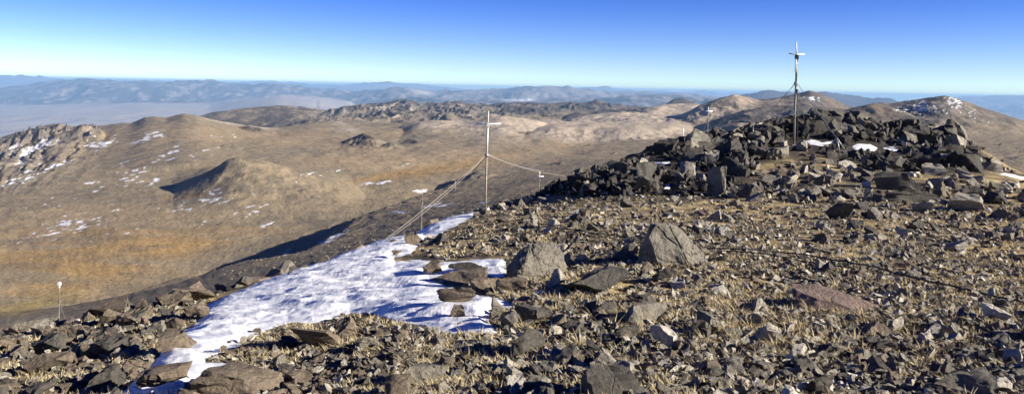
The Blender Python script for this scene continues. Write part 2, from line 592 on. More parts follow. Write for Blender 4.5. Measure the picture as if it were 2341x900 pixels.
hill([(1470, 246), (1520, 238), (1560, 237), (1600, 238), (1640, 243), (1700, 255)], 5600, .13, .3, PALEB, 10, 260, color2=PALE, seed=7, rockmix=-.1)
hill([(1270, 300), (1300, 284), (1350, 268), (1420, 258), (1480, 262), (1530, 266), (1580, 274), (1640, 280)], 4100, .15, .2, PALE, 11, 170, color2=PALEB, seed=8, rockmix=-.05)
hill([(1560, 266), (1600, 242), (1625, 233), (1650, 224), (1680, 216), (1710, 222), (1750, 233), (1800, 248), (1850, 260)], 3900, .30, .3, DKBROWN, 22, 160, color2=np.array([.28, .225, .165]), seed=9, rockmix=.0)
hill([(1690, 236), (1740, 229), (1780, 223), (1820, 214), (1850, 207), (1880, 215), (1910, 228), (1940, 242), (1985, 258)], 4400, .28, .3, np.array([.12, .10, .082]), 22, 160, color2=DKBROWN, seed=10)
hill([(1920, 254), (1980, 240), (2005, 236), (2040, 236), (2080, 230), (2120, 224), (2160, 218), (2190, 225), (2230, 240), (2280, 258), (2341, 276), (2400, 290), (2600, 330)],
     2750, .30, .3, np.array([.125, .105, .086]), 16, 120, color2=np.array([.19, .155, .12]), seed=11, rockmix=-.05)
hill([(1900, 268), (1960, 246), (2000, 236), (2040, 246), (2090, 262)], 2500, .3, .3, DKBROWN, 8, 90, seed=31)
hill([(1560, 306), (1600, 290), (1640, 272), (1700, 252), (1750, 243), (1800, 240), (1900, 246), (2000, 258), (2060, 270)], 3000, .2, .3, np.array([.115, .098, .080]), 14, 120, color2=np.array([.18, .148, .115]), seed=12)
hill([(1600, 312), (1640, 292), (1690, 279), (1740, 285), (1790, 300)], 2500, .3, .3, BROWN, 10, 90, color2=PALEB, seed=13)
# pale scarp
hill([(905, 304), (930, 292), (960, 281), (1010, 277), (1060, 280), (1100, 274), (1125, 267), (1150, 264), (1180, 268), (1230, 277), (1270, 290), (1310, 304)],
     3050, .19, .12, PALE, 5, 90, color2=PALEB, seed=14, rockmix=-.1, wob=.03)
hill([(1150, 322), (1190, 308), (1230, 297), (1270, 291), (1310, 291), (1350, 287), (1400, 290), (1450, 288), (1490, 291), (1530, 289), (1570, 296), (1610, 306), (1660, 318)],
     2720, .20, .03, PALE, 4, 60, color2=PALEB, seed=51, rockmix=-.05, wob=.02)
hill([(860, 266), (885, 247), (912, 231), (940, 243), (985, 260)], 6500, .34, .3, DARK, 18, 120, color2=DKBROWN, seed=52, rockmix=-.1)
hill([(1010, 268), (1050, 256), (1085, 249), (1130, 254), (1170, 266)], 6200, .3, .3, DARK, 20, 120, color2=DKBROWN, seed=53)
hill([(1270, 276), (1295, 264), (1318, 256), (1350, 262), (1385, 272)], 5000, .34, .3, DARK, 12, 100, color2=DKBROWN, seed=54, rockmix=-.1)
hill([(640, 296), (665, 282), (700, 275), (735, 278), (770, 288)], 4400, .3, .3, DARK, 14, 90, color2=GREYB, seed=55)
hill([(1700, 300), (1740, 282), (1790, 276), (1850, 282), (1900, 296)], 2500, .2, .2, BROWN, 5, 90, color2=GREYB, seed=56)
hill([(960, 312), (975, 292), (1000, 284), (1040, 285), (1070, 292), (1085, 312)], 3050, .4, .4, DARK, 14, 30, color2=DKBROWN, seed=15, jag=2.5)
hill([(740, 330), (770, 318), (800, 308), (830, 304), (870, 309), (910, 303), (940, 312)], 2900, .2, .3, PALEB, 14, 40, color2=PALE, seed=16, jag=2)
# brown rise on the left
hill([(-500, 352), (-300, 334), (0, 313), (60, 297), (100, 291), (130, 284), (180, 288), (215, 291), (260, 284), (300, 281), (330, 269), (355, 266), (380, 268), (420, 258), (450, 262), (480, 271),
      (520, 279), (560, 287), (600, 291), (660, 296), (720, 292), (760, 297), (800, 306)], 3200, .105, .5, BROWN, 9, 150, color2=GREYB, seed=17, rockmix=.0)
hill([(-300, 370), (-100, 335), (20, 318), (90, 300), (150, 294), (205, 291), (235, 305), (260, 330)], 2650, .33, .4, np.array([.10, .09, .08]), 36, 46, color2=np.array([.25, .205, .16]), seed=18, rockmix=.0, jag=2)
hill([(320, 335), (345, 322), (380, 308), (410, 297), (440, 303), (480, 318), (520, 332)], 2500, .32, .3, GREYB, 6, 40, color2=DKBROWN, seed=19, rockmix=.05)
hill([(480, 312), (520, 297), (545, 293), (570, 287), (600, 290), (640, 304), (680, 312)], 2950, .25, .3, GREYB, 6, 60, color2=DKBROWN, seed=20)
hill([(430, 368), (470, 350), (495, 337), (515, 329), (540, 333), (575, 344), (620, 358)], 2050, .34, .3, GREYB, 6, 40, color2=DKBROWN, seed=21, rockmix=.05)
hill([(340, 462), (380, 443), (420, 424), (460, 401), (500, 378), (520, 366), (537, 361), (560, 362), (600, 368), (660, 383), (720, 400), (780, 420)], 1330, .44, .4, GREYB, 1.2, 30, color2=BROWN, seed=22, jag=.5, rr=.05, wob=.0)
# rocky outcrops on the plateau
hill([(715, 365), (740, 348), (775, 332), (810, 315), (832, 305), (850, 309), (870, 318), (890, 330)], 2250, .45, .35, DKBROWN, 9, 26, color2=GREYB, seed=23, jag=1.5, rockmix=.15)
hill([(835, 350), (850, 344), (870, 338), (889, 329), (905, 335), (935, 346)], 2080, .4, .4, DARK, 5, 20, color2=GREYB, seed=24, jag=2)
hill([(915, 334), (930, 325), (943, 320), (958, 330)], 2250, .5, .4, DARK, 3, 20, seed=25, jag=2)
hill([(1395, 336), (1420, 323), (1443, 313), (1460, 318), (1490, 330)], 2500, .4, .4, DKBROWN, 4, 25, color2=GREYB, seed=26, jag=1.5)
hill([(1335, 333), (1345, 325), (1355, 333)], 2350, .5, .4, DARK, 0, 25, seed=27)
hill([(1100, 326), (1130, 318), (1160, 309), (1190, 302), (1215, 301), (1250, 308), (1300, 322)], 2650, .3, .4, GREYB, 4, 35, color2=DKBROWN, seed=28)
hill([(1375, 360), (1395, 353), (1410, 346), (1425, 351), (1445, 358)], 1800, .5, .4, DARK, 3, 16, color2=GREYB, seed=29, jag=2)
hill([(1240, 381), (1262, 372), (1285, 369), (1300, 375)], 1600, .5, .4, DARK, 2, 12, color2=GREYB, seed=30, jag=2)
hill([(1050, 405), (1075, 395), (1095, 386), (1115, 392), (1140, 402)], 1420, .4, .4, GREYB, 4, 14, color2=DARK, seed=32, jag=2)
hill([(2235, 344), (2260, 338), (2290, 330), (2310, 335), (2345, 342)], 1650, .4, .4, DKBROWN, 3, 16, color2=DARK, seed=33, jag=2)
hill([(610, 455), (640, 440), (700, 430), (730, 445)], 1230, .2, .3, GREYB, 2, 20, color2=DKBROWN, seed=34, jag=1)
rg = np.exp(-(((U + 215) / 235) ** 2)) * sstep(3600, 4600, Y) * (1 - sstep(7000, 8200, Y))
rr_ = fbm(X / 260, Y / 420, 6, 351, .58, True)
Z = Z + rg * (70 * rr_ - 10)
C = lerp(C, DARK, rg * .75)
C = lerp(C, ROCKC * 1.15, rg * sstep(.18, .42, fbm(X / 130, Y / 260, 5, 355)) * .85)
rp_ = np.exp(-(((U - 330) / 230) ** 2)) * sstep(2950, 3500, Y) * (1 - sstep(4500, 4900, Y))
Z = Z + rp_ * 15 * fbm(X / 240, Y / 420, 5, 361, .5, True)
C = lerp(C, PALE, rp_ * sstep(-.25, .25, fbm(X / 300, Y / 500, 4, 363)) * .6)
# ribbed cliffs falling away at the left
_, _pyb = pix(U, -Z / Y * F)
_pxb, _ = pix(U, -Z / Y * F)
cl_w = np.exp(-((_pxb - 60) / 125) ** 2 - ((_pyb - 352 + .25 * (_pxb - 60)) / 52) ** 2) * (Y > 1300) * (Y < 3300)
q_ = .73 * U + .68 * (-Z / Y * F) + 9 * fbm(X / 90, Y / 90, 4, 371)
ribs = fbm(q_ / 30, q_ * 0 + .012 * (_pyb), 3, 373, .55, True) + .35 * fbm(X / 40, Y / 60, 4, 375)
Z = Z + cl_w * (20 * ribs + 4 * fbm(X / 18, Y / 30, 3, 377))
C = lerp(C, np.array([.175, .15, .125]), np.clip(cl_w * 1.2, 0, 1) * .8)
C = lerp(C, np.array([.34, .28, .21]), np.clip(cl_w * 1.2, 0, 1) * sstep(.15, .45, fbm(X / 30, Y / 50, 4, 379)) * .8)
Z = Z + .0007 * Y * fbm(X / (Y * .012), Y / (Y * 0 + 30), 3, 55)

VV = -Z / Y * F
PXm, PYm = pix(U, VV)


def blob(px, py, w, h, ang=0.0):
    """soft elliptical weight about a place on the land as seen at (px, py)"""
    a = math.radians(ang)
    dx, dy = PXm - px, PYm - py
    ex, ey = dx * math.cos(a) + dy * math.sin(a), -dx * math.sin(a) + dy * math.cos(a)
    return np.exp(-((ex / w) ** 2 + (ey / h) ** 2))


openland = (Y < 2650) & (Y > 380)
# valley colours: orange sedge meadow, olive damp patch, tan flats
wx = 60 * fbm(X / 260, Y / 260, 3, 201)
org = np.clip(1.3 * blob(60, 600, 330, 62, -6) + .9 * blob(330, 565, 260, 32, -8) + .8 * blob(80, 660, 200, 45, -12), 0, 1)
org *= sstep(-.55, .35, fbm(X / 120 + Y / 300, Y / 45, 4, 203)) * (Y < 1000) * (Y > 330)
C = lerp(C, ORANGE, org * .7)
C = lerp(C, DKBROWN, org * sstep(.12, .4, fbm(X / 60, Y / 26, 4, 207)) * .55)
C = lerp(C, OLIVE, np.clip(blob(80, 695, 90, 14, -12), 0, 1) * .9)
C = lerp(C, TAN * 1.12, np.clip(blob(1000, 372, 260, 26, -3) + blob(1230, 350, 200, 22), 0, 1) * sstep(-.5, .2, n_b) * .9 * openland)
C = lerp(C, ORANGE * .9, np.clip(blob(1010, 385, 120, 12, -10) + .9 * blob(880, 402, 70, 8, -10) + .7 * blob(430, 448, 60, 6, -8), 0, 1) * .75 * openland)
C = lerp(C, TAN, np.clip(blob(800, 362, 130, 18, -4) + blob(640, 320, 150, 12) + blob(380, 300, 160, 10), 0, 1) * .55)
C = lerp(C, PALEB, np.clip(blob(60, 752, 260, 20, -6), 0, 1) * .5 * (Y < 420))
C = lerp(C, GREYB * .85, np.clip(blob(350, 660, 220, 40, -14), 0, 1) * .4 * (Y < 760))
C = lerp(C, PALE * 1.1, np.clip(1.2 * blob(530, 279, 46, 4.5, 8) + 1.2 * blob(590, 288, 30, 3.5, 9), 0, 1) * (Y < 3600))
C = lerp(C, PALE, np.clip(blob(800, 297, 26, 8) + .8 * blob(775, 283, 14, 6), 0, 1) * .8)
C = lerp(C, GREYB * .9, np.clip(blob(2290, 330, 150, 60, 10), 0, 1) * .6)

# snow streaks and drifted slopes
strk = fbm(PXm / 26 + PYm / 60, PYm / 3.6 + PXm / 15.5, 3, 301)        # elongated up to the right
spk = fbm(PXm / 9, PYm / 3.0 + PXm / 30, 3, 305)
W = np.zeros_like(X)
for (px, py, w, h, ang, k) in [
        (170, 510, 100, 26, -16, .60), (250, 545, 80, 16, -14, .35), (470, 462, 90, 16, -6, .62), (560, 480, 60, 16, -14, .55), (500, 500, 60, 12, -14, .4),
        (300, 400, 130, 34, -14, .46), (230, 330, 80, 16, -14, .56), (330, 318, 60, 12, -20, .6), (420, 350, 110, 26, -14, .44), (360, 412, 60, 10, -14, .5),
        (110, 388, 90, 7, -24, .75), (40, 408, 60, 7, -30, .75), (480, 445, 60, 12, -10, .5), (620, 510, 20, 5, -20, .6), (860, 417, 40, 5, -8, .8), (770, 440, 40, 8, -14, .5),
        (1000, 470, 45, 8, -12, .8), (960, 436, 26, 5, -8, .9), (910, 486, 26, 4, -14, .9), (660, 575, 26, 5, -20, .85), (760, 545, 50, 5, -30, .95), (720, 563, 30, 5, -30, .7),
        (900, 380, 60, 10, -8, .35), (1110, 460, 20, 4, -6, .8), (740, 395, 60, 14, -10, .38), (120, 470, 60, 16, -10, .35), (60, 540, 60, 10, -10, .3), (500, 320, 60, 10, -20, .42)]:
    W = np.maximum(W, k * blob(px, py, w, h, ang))
snow = sstep(.53, .66, W * .84 + .58 * strk + .34 * spk) * (W > .06)
# the drifted faces of the snow-dusted peaks
rib = fbm(PXm / 6 - PYm / 7, PYm / 3.2 + PXm / 10, 3, 311)
W2 = np.zeros_like(X)
for (px, py, w, h, ang, k) in [(2110, 248, 62, 20, 4, .95), (2180, 236, 40, 14, 20, .9), (2215, 262, 40, 10, 10, .55), (2060, 250, 26, 12, 0, .7), (2250, 285, 40, 8, 8, .4),
                               (1860, 226, 26, 9, 10, 1.0), (1835, 222, 26, 10, -10, .7), (1740, 262, 60, 12, -8, .34), (1720, 280, 50, 10, 0, .3)]:
    W2 = np.maximum(W2, k * blob(px, py, w, h, ang))
snow = np.maximum(snow, sstep(.58, .78, W2 * .72 + .6 * rib + .3 * spk) * .85 * (W2 > .08))
# snow lying in the gullies of the cliffs on the left
W3 = np.clip(blob(50, 375, 90, 30, -30) * .8 + blob(20, 345, 60, 20, -30) * .5 + blob(95, 330, 50, 18, -30) * .45, 0, 1)
snow = np.maximum(snow, sstep(.42, .62, W3 * .62 - .42 * ribs + .3 * spk) * (W3 > .08) * .9)
C = lerp(C, np.array([.84, .85, .88]), snow)
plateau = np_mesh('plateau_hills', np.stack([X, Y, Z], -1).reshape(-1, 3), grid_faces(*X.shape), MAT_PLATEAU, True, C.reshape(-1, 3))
tag(plateau, kind='structure')
MX, MY, MZ = X, Y, Z


def plateau_z(x, y):
    """height of the plateau at x, y (bilinear in its own grid)"""
    u, l = x / y * F, np.log(y)
    ci = np.clip(np.searchsorted(mcu, u) - 1, 0, len(mcu) - 2)
    ri = np.clip(np.searchsorted(mcl, l) - 1, 0, len(mcl) - 2)
    a = (u - mcu[ci]) / (mcu[ci + 1] - mcu[ci])
    t = (l - mcl[ri]) / (mcl[ri + 1] - mcl[ri])
    return (MZ[ri, ci] * (1 - a) + MZ[ri, ci + 1] * a) * (1 - t) + (MZ[ri + 1, ci] * (1 - a) + MZ[ri + 1, ci + 1] * a) * t


# ================================================================= FAR BASIN AND RANGES (12 .. 95 km)
mcu_s, mcl_s = mcu, mcl
fcu = np.linspace(-2100, 2100, 1150)
fcl = np.linspace(math.log(12500), math.log(95000), 300)
mcu, mcl = fcu, fcl
U, L = np.meshgrid(fcu, fcl)
Y = np.exp(L)
X = U / F * Y
Z = -1750 + 30 * fbm(X / 6000, Y / 6000, 4, 401) + 7 * fbm(X / 1500, Y / 1500, 3, 405)
Z = np.where(Y < 16000, np.minimum(Z, np.interp(Y, [12500, 16000], [-1500, -1750])), Z)
PLAIN = np.array([.50, .42, .35])
C = np.broadcast_to(PLAIN, X.shape + (3,)).copy() * (1 + .10 * fbm(X / 3600, Y / 3600, 3, 411)[..., None])
RNG1, RNG2 = np.array([.075, .066, .060]), np.array([.26, .215, .18])
hill([(-500, 175), (-300, 172), (0, 173), (60, 173), (120, 178), (200, 184), (300, 184), (420, 187), (500, 188), (560, 187), (640, 186), (700, 191), (760, 193), (820, 192), (870, 187),
      (930, 190), (980, 195), (1040, 200), (1100, 208)], 84000, .22, .2, RNG2, 260, 2400, color2=RNG1, seed=41, edge=20, jag=3.0)
hill([(1280, 206), (1330, 200), (1380, 197), (1420, 203), (1480, 207), (1560, 211), (1600, 209), (1660, 214), (1740, 214), (1840, 222)], 82000, .22, .2, RNG2, 260, 2400, color2=RNG1, seed=42, edge=20, jag=3.0)
hill([(2100, 240), (2180, 225), (2220, 219), (2260, 221), (2300, 219), (2341, 216), (2500, 212), (2900, 215)], 62000, .2, .2, RNG2, 300, 2200, color2=RNG1, seed=43, edge=20, jag=3.0)
hill([(-500, 225), (-300, 215), (0, 200), (60, 195), (100, 188), (150, 182), (190, 179), (230, 182), (280, 186), (330, 183), (380, 187), (430, 184), (475, 182), (520, 190), (580, 193),
      (620, 190), (690, 196), (740, 205), (790, 203), (840, 214), (880, 225)], 42000, .26, .25, RNG1, 300, 1800, color2=RNG2, seed=44, edge=20, jag=3.0)
hill([(770, 220), (830, 208), (870, 203), (910, 198), (950, 202), (990, 208), (1040, 205), (1090, 206), (1140, 203), (1200, 196), (1250, 198), (1300, 198), (1350, 204), (1400, 208),
      (1450, 210), (1500, 213), (1560, 213), (1640, 221)], 37000, .26, .25, RNG2, 320, 1600, color2=RNG1, seed=45, edge=20, jag=3.0)
hill([(1660, 226), (1690, 218), (1720, 214), (1740, 208), (1760, 205), (1790, 210), (1840, 216), (1870, 212), (1890, 209), (1930, 217), (1990, 223), (2040, 226), (2060, 232), (2150, 242),
      (2250, 255)], 25000, .25, .25, RNG1, 160, 1200, color2=RNG1 * .8, seed=46, edge=20, jag=3.0)
hill([(-400, 262), (0, 246), (200, 240), (330, 237), (480, 240), (560, 226), (640, 216), (720, 222), (800, 234)], 31000, .05, .08, PLAIN * .92, 70, 1800, color2=PLAIN * .78, seed=47, edge=12, jag=2)
hill([(840, 240), (880, 229), (920, 224), (1000, 224), (1060, 227), (1120, 225), (1200, 230), (1300, 223), (1380, 222), (1450, 218), (1560, 219), (1650, 227)], 26000, .22, .25, RNG1, 180, 1000,
     color2=RNG2, seed=48, edge=20, jag=2)
VV = -Z / Y * F
PXm, PYm = pix(U, VV)
C = lerp(C, np.array([.80, .78, .74]), np.clip(blob(1195, 229, 34, 2.6), 0, 1) * (Y < 60000) + 0 * Y)
C = lerp(C, np.array([.62, .56, .48]), np.clip(blob(968, 211, 26, 5, 12), 0, 1) * (Y < 60000) * .8)
far = np_mesh('desert_basin', np.stack([X, Y, Z], -1).reshape(-1, 3), grid_faces(*X.shape), MAT_FAR, True, C.reshape(-1, 3))
tag(far, kind='structure')
mcu, mcl = mcu_s, mcl_s

# ================================================================= SNOW ON THE SUMMIT
SNOW_MAIN = [(270, 905), (308, 866), (345, 832), (382, 776), (440, 742), (470, 700), (520, 668), (600, 636), (680, 603), (742, 582), (800, 560), (870, 534), (960, 506), (1040, 488),
             (1082, 478), (1086, 499), (1048, 516), (1010, 536), (972, 545), (952, 568), (940, 584), (915, 592), (905, 594), (960, 588), (1000, 592), (1042, 596), (1100, 590), (1156, 588),
             (1158, 636), (1100, 634), (1050, 622), (985, 640), (1040, 655), (1110, 672), (1168, 690), (1170, 702), (1122, 706), (1118, 736), (1150, 768), (1085, 760), (1000, 760), (960, 742),
             (900, 735), (850, 722), (800, 716), (760, 732), (715, 742), (660, 740), (610, 756), (560, 776), (548, 792), (500, 806), (470, 826), (520, 828), (550, 842), (530, 856), (480, 858), (430, 878), (405, 905)]


def snow_sheet(name, poly, y0, y1, depth, nu, nl, rough=7.0, seed=0, relief=1.0):
    P = np.array(poly, float)
    pu, pv = uv(P[:, 0], P[:, 1])
    us = np.linspace(pu.min() - 25, pu.max() + 25, nu)
    ls = np.linspace(math.log(y0), math.log(y1), nl)
    U, L = np.meshgrid(us, ls)
    Y = np.exp(L)
    X = U / F * Y
    Z0 = fg_z(U, L)
    PX, PY = pix(U, -Z0 / Y * F)
    sd = poly_sd(PX, PY, poly)
    pxm = Y / F
    sd = sd + rough * fbm(X * 1.6, Y * 1.6, 4, 501 + seed) + .4 * rough * fbm(X * 7, Y * 7, 3, 503 + seed)
    th = depth * sstep(-4, 40, sd) + .03 * sstep(-3, 3, sd) - .03
    # wind ripples, small scoops and humps (elongated up to the right as the photo shows them)
    wu = X * .80 - Y * .35
    wv = X * .35 + Y * .80
    s = fbm(wu * 1.0, wv * 4.4, 4, 511 + seed, .48, True) * .044 + fbm(wu * 4.0, wv * 12, 3, 515 + seed) * .013 + fbm(X * .7, Y * .7, 2, 517 + seed) * .02
    th = th + relief * s * sstep(2, 22, sd)
    keep = (sd > -3).ravel()
    q = grid_faces(nl, nu)
    q = q[keep[q].all(1)]
    used = np.unique(q)
    rm = np.full(nu * nl, -1)
    rm[used] = np.arange(len(used))
    V = np.stack([X, Y, Z0 + th], -1).reshape(-1, 3)[used]
    o = np_mesh(name, V, rm[q], MAT_SNOW, True)
    return o


drift = snow_sheet('snow_drift', SNOW_MAIN, 5.2, 26.5, .05, 640, 560)
tag(drift, 'large white snow drift with wind ripples lying across the rocky slope', 'snow', kind='stuff')
SMALL_SNOW = [
    ([(1474, 374), (1490, 368), (1530, 367), (1537, 371), (1520, 379), (1482, 381)], 'blue shaded snow patch low among black rocks near the end of the mound'),
    ([(1838, 322), (1855, 318), (1880, 324), (1908, 318), (1905, 326), (1880, 336), (1850, 332)], 'shaded snow patch beside the foot of the tall mast'),
    ([(1945, 334), (1962, 326), (1990, 328), (2008, 338), (2000, 348), (1970, 345), (1955, 347)], 'brightest snow patch under the rock wall beside the stay rope'),
    ([(2018, 338), (2040, 334), (2064, 342), (2050, 348), (2030, 346)], 'thin pale snow strip ending the row of patches on the mound'),
    ([(2270, 396), (2300, 394), (2345, 402), (2345, 412), (2310, 406)], 'thin white snow streak at the far end of the mound'),
    ([(1452, 594), (1468, 588), (1480, 596), (1476, 606), (1458, 606)], 'small blue snow lump in the shade of the tall cracked boulder'),
    ([(1206, 664), (1222, 658), (1242, 664), (1240, 674), (1218, 677)], 'small blue snow lump in a hollow below the broken boulder'),
    ([(1516, 422), (1530, 418), (1536, 426), (1530, 434), (1518, 432)], 'little snow remnant between dark blocks beside the upright slab'),
]
for i, (poly, lab) in enumerate(SMALL_SNOW):
    P = np.array(poly, float)
    c, ok = ground_hit(P[:, 0], P[:, 1])
    ys = c[ok][:, 1]
    o = snow_sheet('snow_patch', poly, ys.min() * .93, ys.max() * 1.08, .12, 60, 60, 2.0, 20 + i, .4)
    tag(o, lab, 'snow patch', 'snow patches left among the rocks')

# ================================================================= ROCKS
def cut_rock(seed, dims, ncut, chop=(.55, .92), sub=0, rough=.03):
    """a fractured stone: a block chopped by random planes, then roughened"""
    rnd = random.Random(seed)
    bm = bmesh.new()
    bmesh.ops.create_cube(bm, size=1.0)
    for v in bm.verts:
        v.co = Vector((v.co.x * dims[0], v.co.y * dims[1], v.co.z * dims[2]))
        v.co += Vector((rnd.uniform(-.14, .14), rnd.uniform(-.14, .14), rnd.uniform(-.14, .14)))
    for k in range(ncut):
        n = Vector((rnd.gauss(0, 1), rnd.gauss(0, 1), rnd.gauss(.15, .8))).normalized()
        sup = max(v.co.dot(n) for v in bm.verts)
        inf = min(v.co.dot(n) for v in bm.verts)
        p = n * (inf + (sup - inf) * rnd.uniform(*chop))
        bmesh.ops.bisect_plane(bm, geom=bm.verts[:] + bm.edges[:] + bm.faces[:], plane_co=p, plane_no=n, clear_outer=True)
        ed = [e for e in bm.edges if e.is_boundary]
        if ed:
            bmesh.ops.holes_fill(bm, edges=ed, sides=0)
    bmesh.ops.remove_doubles(bm, verts=bm.verts[:], dist=.02)
    bmesh.ops.triangulate(bm, faces=bm.faces[:])
    if sub:
        for s in range(sub):
            bmesh.ops.subdivide_edges(bm, edges=bm.edges[:], cuts=1, use_grid_fill=True)
            bmesh.ops.triangulate(bm, faces=bm.faces[:])
            a = rough / (1.7 ** s)
            bm.normal_update()
            off = Vector((seed * 3.1, seed * 1.7, 0))
            for v in bm.verts:
                q = v.co * (2.6 * 1.9 ** s)
                v.co += v.normal * (mnoise.noise(q + off) * a * 1.5)
                v.co += mnoise.noise_vector(q * 1.3 - off) * a * .8
    bmesh.ops.recalc_face_normals(bm, faces=bm.faces[:])
    V = np.array([v.co[:] for v in bm.verts])
    T = np.array([[v.index for v in f.verts] for f in bm.faces])
    bm.free()
    lo, hi = V.min(0), V.max(0)
    V = (V - (lo + hi) / 2) / (hi - lo)
    V[:, 2] += .5
    return V, T


def rock_mesh(name, V, T, sharp=32):
    me = bpy.data.meshes.new(name)
    me.from_pydata(V.tolist(), [], T.tolist())
    me.update()
    me.polygons.foreach_set('use_smooth', [True] * len(me.polygons))
    me.set_sharp_from_angle(angle=math.radians(sharp))
    me.materials.append(MAT_ROCK)
    return me


PROTO, PROTO_V = {}, {}
for kind, dims, cuts, n in (('slab', (1.2, .9, .45), 8, 8), ('block', (1, .85, .8), 9, 8), ('wedge', (1, .8, .95), 12, 8), ('chunk', (1, .9, .75), 15, 6)):
    for i in range(n):
        V, T = cut_rock(100 * len(kind) + 7 * i + ord(kind[0]), dims, cuts, sub=3, rough=.045)
        PROTO[(kind, i)] = rock_mesh('rock_' + kind, V, T)
        # tilted variant for scatter: no subdivision needed when small
        V2, T2 = cut_rock(900 + 100 * len(kind) + 11 * i, dims, cuts, sub=2, rough=.045)
        PROTO_V[(kind, i)] = (V2, T2)
NPROTO = {'slab': 8, 'block': 8, 'wedge': 8, 'chunk': 6}

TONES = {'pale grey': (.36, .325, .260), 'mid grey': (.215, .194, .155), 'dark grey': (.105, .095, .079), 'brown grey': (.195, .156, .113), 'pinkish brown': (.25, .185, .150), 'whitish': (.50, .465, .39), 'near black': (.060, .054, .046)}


def outline_rock(seed, pts, sub=4, rough=.02, cracks=0.0):
    """convex stone from hand-placed corners (x right, y away, z up; any scale)"""
    bm = bmesh.new()
    for p in pts:
        bm.verts.new(p)
    r = bmesh.ops.convex_hull(bm, input=bm.verts[:])
    bmesh.ops.delete(bm, geom=[g for g in r['geom_interior'] if isinstance(g, bmesh.types.BMVert)], context='VERTS')
    bmesh.ops.triangulate(bm, faces=bm.faces[:])
    size = max((Vector(a) - Vector(b)).length for a in pts for b in pts)
    for s in range(sub):
        bmesh.ops.subdivide_edges(bm, edges=bm.edges[:], cuts=1, use_grid_fill=True)
        bmesh.ops.triangulate(bm, faces=bm.faces[:])
        bm.normal_update()
        a = rough * size / (1.6 ** s)
        off = Vector((seed * 2.3, seed * 1.1, seed))
        for v in bm.verts:
            q = v.co / size * (3.0 * 1.9 ** s)
            v.co += v.normal * (mnoise.noise(q + off) * a * 1.4) + mnoise.noise_vector(q * 1.4 - off) * a * .6
    if cracks:
        bm.normal_update()
        for v in bm.verts:
            q = v.co / size
            for (nx, ny, nz, dd, wd) in ((.9, .2, .35, .16, .012), (.55, -.3, .8, .30, .010), (.2, .1, 1, .14, .010), (.75, .2, -.6, .02, .008)):
                t = abs(q.x * nx + q.y * ny + q.z * nz - dd + .03 * mnoise.noise(q * 6))
                if t < wd:
                    v.co -= v.normal * size * cracks * (1 - t / wd)
    bmesh.ops.recalc_face_normals(bm, faces=bm.faces[:])
    V = np.array([v.co[:] for v in bm.verts])
    T = np.array([[v.index for v in f.verts] for f in bm.faces])
    bm.free()
    return V, T


placed = []          # every individual rock: dict(px, py, w, h, X, Y, Z, ...)


def put_rock(name, me, X, Y, Z, W, D, H, rz, tone, jitter=.12):
    o = bpy.data.objects.new(name, me)
    COL.objects.link(o)
    o.location = (X, Y, Z)
    o.rotation_euler = (0, 0, rz)
    o.scale = (W, D, H)
    j = 1 + random.uniform(-jitter, jitter)
    c = TONES[tone]
    o.color = (c[0] * j, c[1] * j, c[2] * j, 1)
    return o


